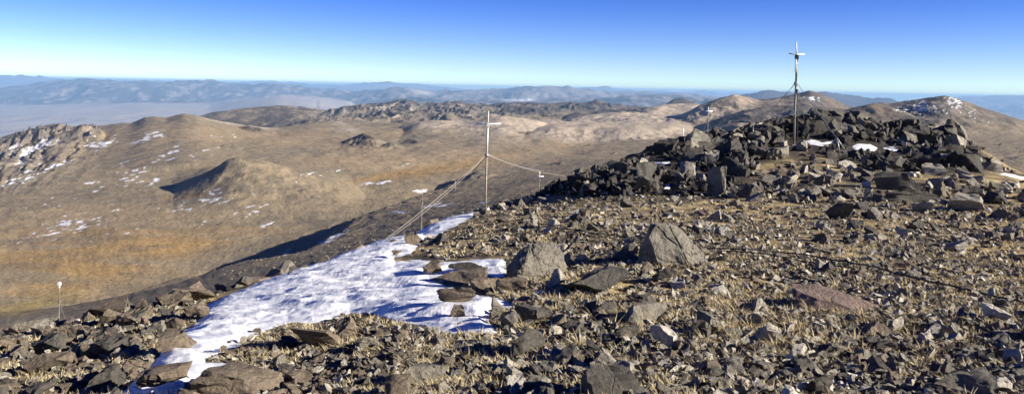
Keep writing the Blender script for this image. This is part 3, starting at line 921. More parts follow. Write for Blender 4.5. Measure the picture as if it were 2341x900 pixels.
# --- hero rocks: photo x of the middle, photo y of the foot, width, height (photo pixels), depth/width, shape, turn, tone, label
HERO = [
    (1365, 676, 165, 52, .7, ('slab', 1), 10, 'dark grey', 'long low dark grey boulder in front of the gap between the two biggest boulders'),
    (1281, 614, 46, 46, .7, ('wedge', 2), -20, 'pale grey', 'pale sharp wedge leaning on the sunny side of the broken boulder'),
    (1270, 656, 50, 38, .8, ('chunk', 1), 30, 'pale grey', 'pale rounded stone directly below the broken boulder'),
    (1040, 708, 92, 42, .7, ('wedge', 4), 5, 'brown grey', 'grey brown boulder poking through the middle of the snow drift with a long shadow'),
    (987, 631, 46, 24, .7, ('chunk', 2), 15, 'brown grey', 'small round brown stone alone at the upper rim of the snow drift'),
    (1055, 655, 118, 34, .8, ('slab', 3), -8, 'brown grey', 'long brown slab at the start of the row of rocks crossing the snow'),
    (1105, 668, 74, 26, .7, ('slab', 5), -16, 'brown grey', 'flat slab between the long brown slab and the broken boulder'),
    (1070, 622, 90, 12, .6, ('slab', 2), -6, 'near black', 'thin near black slab standing in for a shadow on the snow'),  # dark slab added in place of a shadow, no real stone
    (1170, 668, 70, 30, .8, ('slab', 4), 12, 'brown grey', 'brown grey slab at the foot of the broken boulder beside the snow'),
    (1140, 728, 40, 50, .5, ('wedge', 1), 25, 'mid grey', 'upright grey splinter leaning at the tip of the snow drift'),
    (1164, 752, 50, 40, .8, ('block', 2), -25, 'mid grey', 'square grey block below the upright splinter'),
    (1045, 735, 36, 22, .8, ('block', 5), 10, 'brown grey', 'small brown block on snow below the boulder with a long shadow'),
    (1207, 815, 95, 66, .8, ('wedge', 3), 10, 'dark grey', 'large dark wedge below the snow tip with a black shaded side'),
    (1225, 740, 80, 38, .8, ('block', 4), 40, 'dark grey', 'dark block between the snow tip and the long low boulder'),
    (1518, 798, 62, 54, .5, ('chunk', 4), -35, 'whitish', 'round whitish stone standing on edge, brightest stone in the grass'),
    (1482, 742, 118, 42, .6, ('slab', 6), 6, 'mid grey', 'long grey slab just behind the round whitish stone'),
    (1758, 784, 72, 46, .6, ('wedge', 5), -25, 'pale grey', 'pale three pointed stone between the whitish stones'),
    (1826, 824, 42, 40, .6, ('chunk', 5), -20, 'whitish', 'small rounded whitish stone beyond the pale three pointed stone'),
    (522, 915, 205, 66, .9, ('block', 6), -6, 'brown grey', 'largest brown boulder at the lower end of the snow drift'),
    (395, 815, 80, 42, .8, ('wedge', 6), 12, 'brown grey', 'brown wedge standing in the narrow tongue of the snow drift'),
    (350, 905, 110, 44, .8, ('slab', 7), -10, 'brown grey', 'flat brown slab beside the last patch of the snow tongue'),
    (722, 800, 125, 50, .8, ('block', 7), -10, 'brown grey', 'square shouldered brown slab below the middle of the snow drift'),
    (1642, 447, 46, 70, .5, ('block', 1), -40, 'mid grey', 'tall upright slab with one bright edge at the foot of the mound'),
    (1572, 404, 38, 34, .6, ('wedge', 7), -25, 'pale grey', 'pale tilted plate on the dark mound above the upright slab'),
    (1602, 416, 24, 24, .6, ('wedge', 0), -30, 'pale grey', 'small pale plate leaning beside the upright slab'),
    (2065, 438, 108, 42, .5, ('wedge', 6), -30, 'dark grey', 'long dark slab fallen in front of the rock wall'),
    (2090, 462, 140, 30, .4, ('wedge', 3), -16, 'dark grey', 'longest flat dark slab on the slope below the rock wall'),
    (2140, 400, 52, 26, .6, ('block', 3), -20, 'pale grey', 'pale block at the sunny end of the long fallen slab'),
    (2222, 484, 80, 38, .7, ('block', 5), -28, 'pale grey', 'pale block with a dark face standing alone in the grass beyond the slabs'),
    (2300, 468, 78, 28, .7, ('slab', 5), 6, 'near black', 'low near black rock beside the pale block with a dark face'),
    (2115, 486, 46, 26, .7, ('wedge', 4), -20, 'pale grey', 'grey split wedge between the longest dark slab and the lone pale block'),
    (2192, 577, 54, 28, .6, ('wedge', 2), -25, 'pale grey', 'pale sloping stone of the pair lying in open grass'),
    (2226, 566, 28, 26, .6, ('block', 0), -20, 'whitish', 'small whitish block of the pair lying in open grass'),
    (2286, 734, 60, 34, .6, ('block', 4), -28, 'whitish', 'bright block near the black cable in the open grass'),
    (2268, 684, 16, 28, .6, ('block', 1), -28, 'whitish', 'thin bright stone standing upright on the black cable'),
    (2220, 912, 130, 56, .8, ('slab', 3), -12, 'mid grey', 'broad grey slab with grass at its near corner'),
    (1400, 912, 130, 60, .8, ('block', 3), 8, 'dark grey', 'big dark block half in shade below the grass tufts'),
    (965, 884, 100, 40, .7, ('slab', 6), -14, 'mid grey', 'flat grey slab in the grass below the snow drift'),
    (840, 800, 60, 30, .7, ('wedge', 3), -14, 'mid grey', 'grey wedge among the grass tufts below the snow drift'),
    (100, 812, 74, 44, .8, ('block', 2), 16, 'dark grey', 'dark rough block among the rocks by the small white topped mast'),
    (80, 858, 110, 44, .8, ('slab', 1), -20, 'brown grey', 'tilted brown slab below the dark rough block'),
    (240, 744, 64, 36, .8, ('wedge', 5), -12, 'brown grey', 'brown wedge on the brow beyond the small white topped mast'),
    (460, 690, 60, 40, .7, ('wedge', 1), 10, 'brown grey', 'pointed brown rock on the brow above the snow drift'),
    (385, 700, 80, 30, .8, ('chunk', 0), -8, 'brown grey', 'rounded brown rock on the brow beside the pointed one'),
    (600, 640, 46, 26, .8, ('block', 6), 12, 'dark grey', 'dark block where the brow meets the snow drift'),
    (905, 592, 24, 12, .8, ('chunk', 3), 12, 'brown grey', 'brown stone on the neck between the two lobes of snow'),
    (945, 563, 42, 24, .8, ('wedge', 6), -10, 'brown grey', 'brown wedge at the upper lobe of the snow'),
    (1000, 560, 52, 24, .8, ('chunk', 1), 15, 'dark grey', 'dark rock beside the upper lobe of the snow'),
    (1760, 640, 0, 0, 0, None, 0, '', ''),
    (1985, 690, 0, 0, 0, None, 0, '', ''),
    (1600, 338, 60, 44, .7, ('wedge', 3), -22, 'pale grey', 'bright tilted rock on the crest at the low end of the mound'),
    (1632, 306, 40, 20, .6, ('wedge', 0), -25, 'pale grey', 'bright leaning slab on the skyline before the small far cross mast'),
    (1520, 352, 66, 34, .8, ('slab', 0), -30, 'near black', 'large black block forming the low end of the mound'),
    (1780, 368, 60, 34, .8, ('slab', 7), -15, 'mid grey', 'round edged grey slab in front of the tall mast'),
    (2190, 318, 60, 46, .8, ('block', 6), -20, 'mid grey', 'grey block closing the sunny end of the rock wall'),
    (2270, 392, 54, 30, .6, ('wedge', 5), -25, 'pale grey', 'pale wedge at the foot of the wall where it runs down to the brow'),
    (1835, 346, 26, 26, .7, ('block', 2), -20, 'pale grey', 'small pale block wedged against the foot of the tall mast'),
]
for (px, py, w, h, dr, pk, turn, tone, lab) in HERO:
    if pk is None:
        continue
    c, ok = ground_hit([px], [min(py, 915)])
    if not ok[0]:
        continue
    x, y, z = c[0]
    m = y / F
    W, H = w * m, h * m * 1.16
    onsnow = poly_sd(np.array([float(px)]), np.array([py - 4.0]), SNOW_MAIN)[0] > 0
    put = put_rock('rock', PROTO[pk], x, y + W * dr * .40, z - H * .14 + (.05 if onsnow else 0), W, W * dr, H, math.radians(turn), tone, .06)
    tag(put, lab, 'rock', 'larger rocks on the summit')
    placed.append(dict(px=px, py=py - h / 2, w=w, h=h, lab=lab, hero=True, o=put))

# --- the two biggest boulders and the broad pinkish slab, shaped by hand
def custom(name, px, py, seed, pts, tone, lab, sub=4, rough=.02, cracks=0.0, sink=.12):
    c, ok = ground_hit([px], [py])
    x, y, z = c[0]
    m = y / F
    V, T = outline_rock(seed, [(a * m * 1.03, b * m, h * m * .93) for a, b, h in pts], sub, rough, cracks)
    me = rock_mesh(name, V, T, 30)
    o = put_rock(name, me, x, y, z - sink, 1, 1, 1, 0, tone, 0)
    tag(o, lab, 'boulder', 'biggest boulders on the summit')
    placed.append(dict(px=px, py=py - 40, w=130, h=90, lab=lab, hero=True, o=o))
    return o


custom('boulder', 1545, 603, 3, [
    (-78, 30, -10), (-66, 0, -14), (-72, 60, 0), (-76, 20, 60), (-60, -6, 88), (-52, 40, 116), (-40, 18, 120), (-22, 50, 112), (-10, 10, 98), (16, 60, 104),
    (30, 20, 82), (58, 40, 56), (78, 30, 22), (76, 10, -10), (30, -20, -14), (-30, -26, -12), (-26, -14, 40), (20, -14, 30), (40, 100, 30), (-30, 100, 40), (50, 80, -12), (-50, 90, -12)],
    'mid grey', 'tall cracked grey boulder standing alone in the grass, biggest of all', 5, .022, .018)
custom('boulder', 1222, 634, 8, [
    (-66, 10, -10), (-64, 0, 44), (-50, -10, -12), (-40, -26, 40), (-22, -22, 62), (-4, 0, 72), (30, 14, 40), (46, 16, 0), (60, 30, -8), (-34, -34, -14), (10, -8, -14), (-10, 50, 92), (40, 60, 98),
    (66, 50, 70), (74, 60, 10), (20, 90, 84), (60, 100, -8), (-50, 80, -8), (-40, 60, 70)],
    'mid grey', 'broad broken boulder with a bright front face touching the snow drift', 5, .024, .012)
custom('boulder', 1918, 712, 12, [
    (-92, 30, -6), (-84, 60, 34), (-70, 84, 40), (-20, 96, 36), (40, 60, 22), (90, 10, 8), (96, -16, -8), (70, -30, -10), (20, -10, 8), (-40, 16, 20), (-60, 10, -10), (60, 60, -8), (-60, 110, -8)],
    'pinkish brown', 'broad flat pinkish brown slab tilted in the grass', 4, .016, .0, -.03)

# --- boulders of the mound: stacked along its crest and over its shaded face
CREST = [(1232, 436), (1262, 420), (1292, 405), (1330, 392), (1362, 383), (1400, 374), (1440, 366), (1476, 352), (1494, 334), (1530, 318), (1568, 312), (1600, 300), (1640, 294), (1668, 300),
         (1700, 292), (1734, 279), (1762, 272), (1800, 268), (1838, 260), (1872, 250), (1902, 247), (1932, 258), (1962, 256), (1990, 272), (2030, 282), (2062, 272), (2098, 279), (2142, 281),
         (2180, 288), (2206, 308), (2222, 332), (2246, 356), (2276, 374), (2302, 388)]
cand = []       # (px, py_base, w, h, depth, zlift, tone, kind)
cp = np.array(CREST, float)
arc = np.concatenate([[0], np.cumsum(np.hypot(*np.diff(cp, axis=0).T))])
s = 0.0
while s < arc[-1]:
    px, py = np.interp(s, arc, cp[:, 0]), np.interp(s, arc, cp[:, 1])
    big = 1.0 if px > 1470 else .72
    w = random.uniform(22, 50) * big
    h = w * random.uniform(.36, .72)
    cand.append(('crest', px + random.uniform(-5, 5), py + random.uniform(-4, 7), w, h))
    s += w * random.uniform(.30, .55)
rp = np.random.default_rng(5)
mp = np.array(MOUND, float)
acc = []
while len(acc) < 1050:
    px, py = rp.uniform(1235, 2300), rp.uniform(250, 455)
    if poly_sd(np.array([px]), np.array([py]), MOUND)[0] < 2:
        continue
    if 1800 < px < 1905 and 312 < py < 345 or 1945 < px < 2066 and 322 < py < 350 or 1474 < px < 1540 and 362 < py < 384:
        continue
    w = float(np.clip(rp.lognormal(3.15, .50), 9, 80))
    if any((px - a) ** 2 + ((py - b) * 1.6) ** 2 < (.145 * (w + c)) ** 2 for a, b, c in acc):
        continue
    acc.append((px, py, w))
for k in range(95):
    b = ((1478, 318, 1700, 452), (1700, 262, 1960, 330), (1900, 285, 2260, 400), (1300, 390, 1500, 450))[k % 4]
    px, py = rp.uniform(b[0], b[2]), rp.uniform(b[1], b[3])
    if poly_sd(np.array([px]), np.array([py]), MOUND)[0] > 4:
        w = rp.uniform(42, 92) if k % 4 != 3 else rp.uniform(30, 56)
        cand.append(('mound', px, py, w, w * rp.uniform(.34, .72)))
for k in range(2600):
    px, py = rp.uniform(1235, 2300), rp.uniform(255, 455)
    if poly_sd(np.array([px]), np.array([py]), MOUND)[0] > 0:
        w = rp.uniform(7, 20)
        cand.append(('mound', px, py, w, w * rp.uniform(.4, .8)))
for px, py, w in acc:
    cand.append(('mound', px, py, w, w * random.uniform(.32, .78)))

# --- rocks along the brow and the free stones of the slope
BROW = [(0, 775), (60, 768), (120, 752), (190, 738), (250, 722), (330, 706), (400, 696), (450, 688), (520, 664), (600, 642), (680, 614), (750, 594), (820, 572), (900, 545), (960, 524), (1040, 500),
        (1090, 484), (1150, 470), (1200, 450), (1240, 436)]
bp = np.array(BROW, float)
arc = np.concatenate([[0], np.cumsum(np.hypot(*np.diff(bp, axis=0).T))])
s = 0.0
while s < arc[-1]:
    px, py = np.interp(s, arc, bp[:, 0]), np.interp(s, arc, bp[:, 1])
    k = np.interp(px, [0, 400, 760, 1240], [1.15, 1.1, .7, .62])
    for r in range(3):
        w = random.uniform(16, 46) * k
        if px < 480 or r < 2:
            cand.append(('brow', px + random.uniform(-14, 14), py + 3 + r * random.uniform(4, 20) * k, w, w * random.uniform(.4, .75)))
    s += random.uniform(16, 34) * k


def scatter(n, box, wmed, wsig, lo, hi, avoid_snow=True, key='slope'):
    px = rp.uniform(box[0], box[2], n)
    py = rp.uniform(box[1], box[3], n)
    w = np.clip(rp.lognormal(math.log(wmed), wsig, n), lo, hi)
    sd = poly_sd(px, py, SNOW_MAIN)
    ms = poly_sd(px, py, MOUND)
    for i in range(n):
        if avoid_snow and sd[i] > -4:
            continue
        if ms[i] > -6:
            continue
        if w[i] > 14 and poly_sd(px[i:i + 1], py[i:i + 1] - .7 * w[i], SNOW_MAIN)[0] > 3:
            continue
        k = np.interp(py[i], [430, 500, 600, 750, 900], [.42, .55, .74, 1.0, 1.35])
        ww = w[i] * k
        cand.append((key, px[i], py[i], ww, ww * random.uniform(.34, .8)))


scatter(5300, (-560, 430, 3350, 985), 9, .55, 4, 32)
scatter(4400, (-560, 600, 3350, 1010), 13, .55, 5, 44)
scatter(1060, (-500, 600, 3350, 985), 17, .50, 10, 66)
scatter(620, (1640, 330, 2330, 465), 40, .5, 12, 120)
scatter(460, (-120, 690, 470, 960), 19, .55, 9, 84)                 # the blocky ground left of the snow
scatter(240, (1160, 620, 1480, 940), 24, .45, 12, 60)
scatter(160, (1080, 455, 1700, 600), 34, .4, 16, 70)
scatter(190, (1880, 390, 2400, 560), 40, .45, 18, 100)
scatter(60, (1600, 700, 2341, 950), 34, .35, 20, 70)
# a few stones lying on the snow
for _ in range(170):
    px, py = (rp.uniform(420, 1170), rp.uniform(510, 860)) if _ % 2 else (rp.uniform(290, 640), rp.uniform(730, 890))
    sd = poly_sd(np.array([px]), np.array([py]), SNOW_MAIN)[0]
    if 0 < sd < 34:
        w = rp.uniform(6, 26)
        cand.append(('snow', px, py, w, w * rp.uniform(.35, .7)))

pxs = np.array([c[1] for c in cand])
pys = np.array([c[2] for c in cand])
hit, okh = ground_hit(pxs, pys)
heroes = [p for p in placed if p['hero']]


def near_hero(px, py, w):
    for q in heroes:
        if abs(px - q['px']) < .42 * q['w'] + .2 * w and abs(py - q['py'] - q['h'] * .2) < .5 * q['h'] + .1 * w:
            return True
    return False


rocks = []
crest_y = lambda px: np.interp(px, cp[:, 0], cp[:, 1])
for i, (key, px, py, w, h) in enumerate(cand):
    if key == 'crest':
        # stand the rock on the crest: its top meets the outline seen in the photo
        u, _ = uv(px, py)
        Yd = float(np.interp(u, EU, EY)) * .965
        g = float(fg_z(np.array(u), np.array(math.log(Yd))))
        m = Yd / F
        _, vt = uv(px, py)
        ztop = -float(vt) * m
        W = w * m
        H = max(h * m, (ztop - g) * 1.0 + .12)
        if ztop < g + .05:
            continue
        H = min(H, h * m * 2.2)
        rocks.append(dict(key=key, px=px, py=py + h / 2, w=w, h=h, X=float(u) / F * Yd, Y=Yd, Z=ztop - H * 1.14, W=W, H=H))
        continue
    if key == 'brow' and poly_sd(np.array([px]), np.array([py]), SNOW_MAIN)[0] > -3:
        continue
    if not okh[i] or near_hero(px, py - h * .4, w):
        continue
    if any(px + w * .5 > a and px - w * .5 < c and py > b and py - 1.25 * h < d for a, b, c, d in ((1840, 320, 1906, 334), (1947, 328, 2008, 346), (2020, 336, 2064, 346), (1482, 368, 1536, 379), (2276, 397, 2345, 409), (1806, 300, 1824, 334), (1515, 420, 1535, 432))):
        continue
    x, y, z = hit[i]
    m = y / F
    W, H = w * m, h * m
    if key == 'mound' and py - 1.15 * h < crest_y(px):
        continue
    lift = 0.0
    if key == 'mound':
        lift = random.uniform(-.15, .22)
        H *= 1.25
    rocks.append(dict(key=key, px=px, py=py - h / 2, w=w, h=h, X=x, Y=y, Z=z - .22 * H + lift, W=W, H=H))
# second course behind the crest so that the mound is solid from the side as well
for r in [r for r in rocks if r['key'] == 'crest']:
    q = dict(r)
    q.update(key='behind', Y=r['Y'] + r['W'] * .9, Z=r['Z'] - .42 * r['H'], X=r['X'] + random.uniform(-.2, .2), w=4, h=3)
    rocks.append(q)

for r in rocks:
    key = r['key']
    asp = r['h'] / r['w']
    kinds = ['slab', 'slab', 'chunk'] if asp < .5 else (['wedge', 'block', 'chunk'] if asp < .7 else ['wedge', 'block', 'wedge'])
    if key in ('crest', 'mound', 'behind'):
        kinds = kinds + ['block', 'slab']
    r['kind'] = random.choice(kinds)
    left = r['px'] < 1000 and key != 'mound'
    t = random.random()
    if key in ('crest', 'mound', 'behind'):
        r['tone'] = 'dark grey' if t < .42 else 'mid grey' if t < .50 else 'near black' if t < .93 else 'pale grey'  # mound tones kept dark so the colour carries the shade of its face
    elif left:
        r['tone'] = 'brown grey' if t < .58 else 'mid grey' if t < .76 else 'dark grey' if t < .94 else 'pale grey'
    else:
        r['tone'] = 'mid grey' if t < .32 else 'dark grey' if t < .54 else 'pale grey' if t < .80 else 'brown grey' if t < .89 else 'whitish' if t < .965 else 'pinkish brown'
    if key in ('slope',) and t > .97 and r['w'] > 30:
        r['tone'] = 'mid grey'

# the 235 that show largest become things of their own, the rest one mass of rubble
vis = [r for r in rocks if -10 < r['px'] < 2350 and r['py'] < 905 and r['key'] != 'behind']
vis.sort(key=lambda r: -r['w'] * r['h'])
NSINGLE = 300 - len(heroes)
single = vis[:NSINGLE]
sid = set(id(r) for r in single)

SHAPEW = {'slab': 'slab', 'block': 'block', 'wedge': 'wedge', 'chunk': 'stone'}
LAND = [(q['px'], q['py'], q['lab']) for q in heroes]
SHORT = {}
for q in heroes:
    SHORT[q['lab']] = q['lab']
LANDMARKS = [
    (1545, 555, 'the tall cracked boulder'), (1222, 590, 'the broken boulder by the snow'), (1918, 680, 'the broad pinkish slab'), (1518, 770, 'the round whitish stone'),
    (1365, 650, 'the long low dark boulder'), (1040, 690, 'the boulder in the snow'), (522, 880, 'the largest brown boulder'), (395, 795, 'the wedge in the snow tongue'),
    (1642, 412, 'the tall upright slab'), (1817, 320, 'the tall mast foot'), (1110, 475, 'the cross topped mast foot'), (135, 745, 'the small white topped mast'),
    (2075, 425, 'the long fallen dark slab'), (2222, 465, 'the lone pale block'), (2200, 565, 'the pair of pale stones'), (2286, 715, 'the bright block by the cable'),
    (1758, 762, 'the pale three pointed stone'), (2220, 885, 'the broad grey slab'), (1400, 885, 'the big dark half shaded block'), (965, 865, 'the flat slab below the snow'),
    (722, 775, 'the square shouldered brown slab'), (100, 790, 'the dark rough block'), (460, 670, 'the pointed brown rock'), (600, 630, 'the dark block at the snow corner'),
    (1975, 337, 'the bright snow patch'), (1505, 374, 'the blue snow patch'), (1205, 782, 'the large dark wedge'), (2190, 300, 'the grey block ending the wall'),
    (1600, 318, 'the bright tilted crest rock'), (1890, 252, 'the highest crest rocks'), (2062, 278, 'the second rise of the wall'), (1300, 410, 'the low tail of the mound'),
    (240, 728, 'the brown wedge on the brow'), (80, 838, 'the tilted brown slab'), (1720, 300, 'the wire stake on the crest'), (870, 582, 'the snow neck'),
    (2290, 690, 'the stone on the cable'), (1910, 330, 'the stay rope'), (1740, 380, 'the grey slab under the mast')]
seen_labels = {}


def place_word(dx, dy):
    d = math.hypot(dx, dy * 1.4)
    if d < 34:
        k = 'touching'
    elif d < 70:
        k = 'close to'
    elif d < 120:
        k = 'near'
    else:
        k = 'away from'
    if abs(dx) > abs(dy) * 1.3:
        s = 'sunny side' if dx > 0 else 'shaded side'
    else:
        s = 'below' if dy > 0 else 'above'
    return k, s


def label_rock(r):
    ar = r['w'] * r['h']
    size = 'large' if ar > 1500 else 'medium' if ar > 800 else 'small'
    lm = sorted(LANDMARKS, key=lambda l: (r['px'] - l[0]) ** 2 + 1.8 * (r['py'] - l[1]) ** 2)
    opts = []
    asp = r['h'] / r['w']
    form = 'flat' if asp < .48 else 'upright' if asp > .72 else 'angular'
    for l in lm[:4]:
        k, s = place_word(r['px'] - l[0], r['py'] - l[1])
        r_tone = r['tone']
        for f in ('', form + ' '):
            opts.append(f"{size} {f}{r['tone']} {SHAPEW[r['kind']]} {k} {l[2]}, {s}")
            assert len(opts[-1].split()) <= 16, opts[-1]
    for o in opts:
        if o not in seen_labels:
            seen_labels[o] = 1
            return o
    seen_labels[opts[0]] += 1
    return opts[0]


GRP = {'crest': 'rocks along the crest of the mound', 'mound': 'rocks heaped on the dark mound', 'brow': 'rocks along the brow of the summit', 'slope': 'loose rocks scattered on the slope', 'snow': 'stones lying on the snow'}
for r in single:
    i = random.randrange(NPROTO[r['kind']])
    H = r['H'] * 1.12
    tilt = random.uniform(-.25, .25)
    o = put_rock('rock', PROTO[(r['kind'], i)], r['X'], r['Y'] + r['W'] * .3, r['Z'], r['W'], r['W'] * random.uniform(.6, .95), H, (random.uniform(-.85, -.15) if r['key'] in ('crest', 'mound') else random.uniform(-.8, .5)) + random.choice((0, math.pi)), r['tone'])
    o.rotation_euler[1] = tilt if r['key'] != 'crest' else tilt * .5
    o.rotation_euler[0] = random.uniform(-.2, .2)
    lab = label_rock(r)
    tag(o, lab, 'rock', GRP[r['key']])

# --- everything smaller: rubble
PV = {k: v for k, v in PROTO_V.items()}
lowpoly = {}
for kind, dims, cuts, n in (('slab', (1.2, .9, .45), 7, 6), ('block', (1, .85, .8), 8, 6), ('wedge', (1, .8, .95), 10, 6), ('chunk', (1, .9, .75), 11, 6)):
    for i in range(n):
        lowpoly[(kind, i)] = cut_rock(3000 + 100 * len(kind) + 13 * i + ord(kind[1]), dims, cuts, sub=0)


def rot_xyz(a, b, c):
    return np.array(Matrix.Rotation(c, 3, 'Z') @ Matrix.Rotation(b, 3, 'Y') @ Matrix.Rotation(a, 3, 'X'))


def merge(name, items, mat):
    Vs, Ts, Cs, n = [], [], [], 0
    for (V, T, M, S, loc, col) in items:
        W = (V * S) @ M.T + loc
        Vs.append(W)
        Ts.append(T + n)
        Cs.append(np.broadcast_to(col, (len(V), 3)))
        n += len(V)
    return np_mesh(name, np.concatenate(Vs), np.concatenate(Ts), mat, False, np.concatenate(Cs))


items = []
for r in rocks:
    if id(r) in sid:
        continue
    src = PROTO_V[(r['kind'], random.randrange(NPROTO[r['kind']]))] if r['w'] > 20 or r['key'] == 'behind' else lowpoly[(r['kind'], random.randrange(6))]
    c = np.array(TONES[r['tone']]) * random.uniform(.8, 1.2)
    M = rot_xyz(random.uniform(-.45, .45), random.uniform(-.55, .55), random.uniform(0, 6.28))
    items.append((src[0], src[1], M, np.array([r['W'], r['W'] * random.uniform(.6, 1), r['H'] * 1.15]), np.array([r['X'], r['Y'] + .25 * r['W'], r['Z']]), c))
# fine chips between the stones
NCH = 33000
npx, npy = rp.uniform(-560, 3350, NCH), rp.uniform(440, 1010, NCH)
sd = poly_sd(npx, npy, SNOW_MAIN)
hh, ok = ground_hit(npx, npy)
for i in range(NCH):
    if not ok[i] or sd[i] > -2:
        continue
    x, y, z = hh[i]
    w = min(.03 + .05 * rp.random() ** 2, 1) * (1 + y / 16)
    c = np.array(TONES[('mid grey', 'brown grey', 'pale grey', 'dark grey', 'pale grey', 'whitish')[rp.integers(6)]]) * rp.uniform(.8, 1.25)
    src = lowpoly[(('slab', 'wedge', 'chunk')[rp.integers(3)], int(rp.integers(6)))]
    items.append((src[0], src[1], rot_xyz(rp.uniform(-.75, .75), rp.uniform(-.75, .75), rp.uniform(0, 6.3)), np.array([w, w * .8, w * rp.uniform(.22, .6)]), np.array([x, y, z - .05 * w]), c))
# outer slopes past the brow: blocks down the far side so the summit looks whole from the side as well
for _ in range(900):
    u = rp.uniform(-1700, 1800)
    Ye = float(np.interp(u, EU, EY))
    Yd = Ye * rp.uniform(1.0, 1.5)
    w = rp.uniform(.15, .6)
    z = float(fg_z(np.array(u), np.array(math.log(Yd))))
    k = ('slab', 'block', 'wedge', 'chunk')[rp.integers(4)]
    c = np.array(TONES[('mid grey', 'brown grey', 'dark grey')[rp.integers(3)]]) * rp.uniform(.8, 1.2)
    src = lowpoly[(k, int(rp.integers(6)))]
    items.append((src[0], src[1], rot_xyz(rp.uniform(-.4, .4), rp.uniform(-.4, .4), rp.uniform(0, 6.3)), np.array([w, w * .8, w * rp.uniform(.3, .6)]), np.array([u / F * Yd, Yd, z - .15 * w]), c))
rub = merge('rubble', items, MAT_RUBBLE)
tag(rub, 'loose grey stones and chips strewn over the summit slope', 'rubble', kind='stuff')

# scree and boulders on the flanks and hills below
items = []
ns = 22000
lu = rp.uniform(-1300, 1300, ns)
ll = rp.uniform(math.log(300), math.log(2300), ns)
yy = np.exp(ll)
xx = lu / F * yy
zz = plateau_z(xx, yy)
dens = vnoise(xx / 60, yy / 90, 71) * .6 + vnoise(xx / 18, yy / 26, 72) * .4
spur = np.exp(-((lu - np.interp(yy, [690, 1440], [-520, 20])) / 190) ** 2) * (yy < 1500)
for i in range(ns):
    if dens[i] + .28 * spur[i] < .58:
        continue
    w = (.28 + 1.5 * rp.random() ** 4) * (yy[i] / 700) ** .6
    src = lowpoly[(('block', 'wedge', 'chunk')[rp.integers(3)], int(rp.integers(6)))]
    c = np.array(TONES[('dark grey', 'brown grey', 'mid grey')[rp.integers(3)]]) * rp.uniform(.8, 1.2)
    items.append((src[0], src[1], rot_xyz(0, 0, rp.uniform(0, 6.3)), np.array([w * 1.3, w, w * rp.uniform(.5, .9)]), np.array([xx[i], yy[i], zz[i] - .2 * w]), c))
scree = merge('scree', items, MAT_RUBBLE)
tag(scree, 'small dark boulders dotting the brown slopes below the summit', 'scree', kind='stuff')

# ================================================================= DRY GRASS
def grass(n, box, hscale, blades, seed, bunch=1.0):
    r = np.random.default_rng(seed)
    px, py = r.uniform(box[0], box[2], n), r.uniform(box[1], box[3], n)
    sd = poly_sd(px, py, SNOW_MAIN)
    ms = poly_sd(px, py, MOUND)
    h, ok = ground_hit(px, py)
    d = fbm(h[:, 0] * .9, h[:, 1] * .9, 3, 21 + 0) + .4 * fbm(h[:, 0] * 3.2, h[:, 1] * 3.2, 2, 77)
    ok &= (sd < -4) & (ms < 4) & (d * 1.8 > r.uniform(-.9, .40, n))
    h = h[ok]
    m = len(h)
    k = blades
    base = np.repeat(h, k, 0)
    H = np.repeat(r.uniform(.35, 1.0, m) ** 1.2 * hscale, k) * r.uniform(.5, 1.1, m * k)
    spread = np.repeat(r.uniform(.02, .07, m) * bunch, k)
    a = r.uniform(0, 6.283, m * k)
    rad = np.sqrt(r.random(m * k)) * spread
    base = base + np.stack([np.cos(a) * rad, np.sin(a) * rad, np.full(m * k, -.012)], -1)
    lean = r.uniform(.25, 1.9, m * k)
    wind = np.array([-.25, -.05])
    tip = np.stack([np.cos(a) * lean + wind[0], np.sin(a) * lean + wind[1], np.ones(m * k)], -1)
    tip *= (H / np.linalg.norm(tip, axis=1))[:, None]
    dist = base[:, 1]
    wd = (.0013 + dist * .00022) * r.uniform(.7, 1.3, m * k)
    b = r.uniform(0, 6.283, m * k)
    side = np.stack([np.cos(b), np.sin(b), np.zeros(m * k)], -1) * wd[:, None]
    mid = base + tip * .55
    tip2 = tip.copy()
    tip2[:, :2] *= 1.25
    V = np.stack([base - side, base + side, mid + side * .8, mid - side * .8, base + tip2], 1).reshape(-1, 3)
    i = np.arange(m * k)[:, None] * 5
    T = np.concatenate([i + np.array([[0, 1, 2]]), i + np.array([[0, 2, 3]]), i + np.array([[3, 2, 4]])], 0)
    hue = np.repeat(r.random(m), k)[:, None]
    c = np.array([.51, .40, .20]) * (1 - hue) + np.array([.67, .56, .34]) * hue
    c = c * r.uniform(.65, 1.2, m * k)[:, None]
    old = (r.random(m * k) < .12)[:, None]
    c = np.where(old, np.array([.16, .12, .08]), c)
    return V, T, np.repeat(c, 5, 0)


parts = [grass(30000, (-560, 440, 3350, 720), .10, 10, 51, 1.9), grass(20500, (-560, 600, 3350, 1010), .09, 18, 52, 1.5), grass(900, (-100, 640, 2500, 960), .13, 26, 53, .8),
         grass(420, (560, 735, 1180, 900), .13, 24, 54, 1.0), grass(200, (1180, 640, 2000, 800), .17, 26, 55, .7)]
Vs, Ts, Cs, n = [], [], [], 0
for V, T, c in parts:
    Vs.append(V)
    Ts.append(T + n)
    Cs.append(c)
    n += len(V)
g = np_mesh('dry_grass', np.concatenate(Vs), np.concatenate(Ts), MAT_GRASS, False, np.concatenate(Cs))
tag(g, 'straw coloured dry grass tufts between the stones', 'grass', kind='stuff')

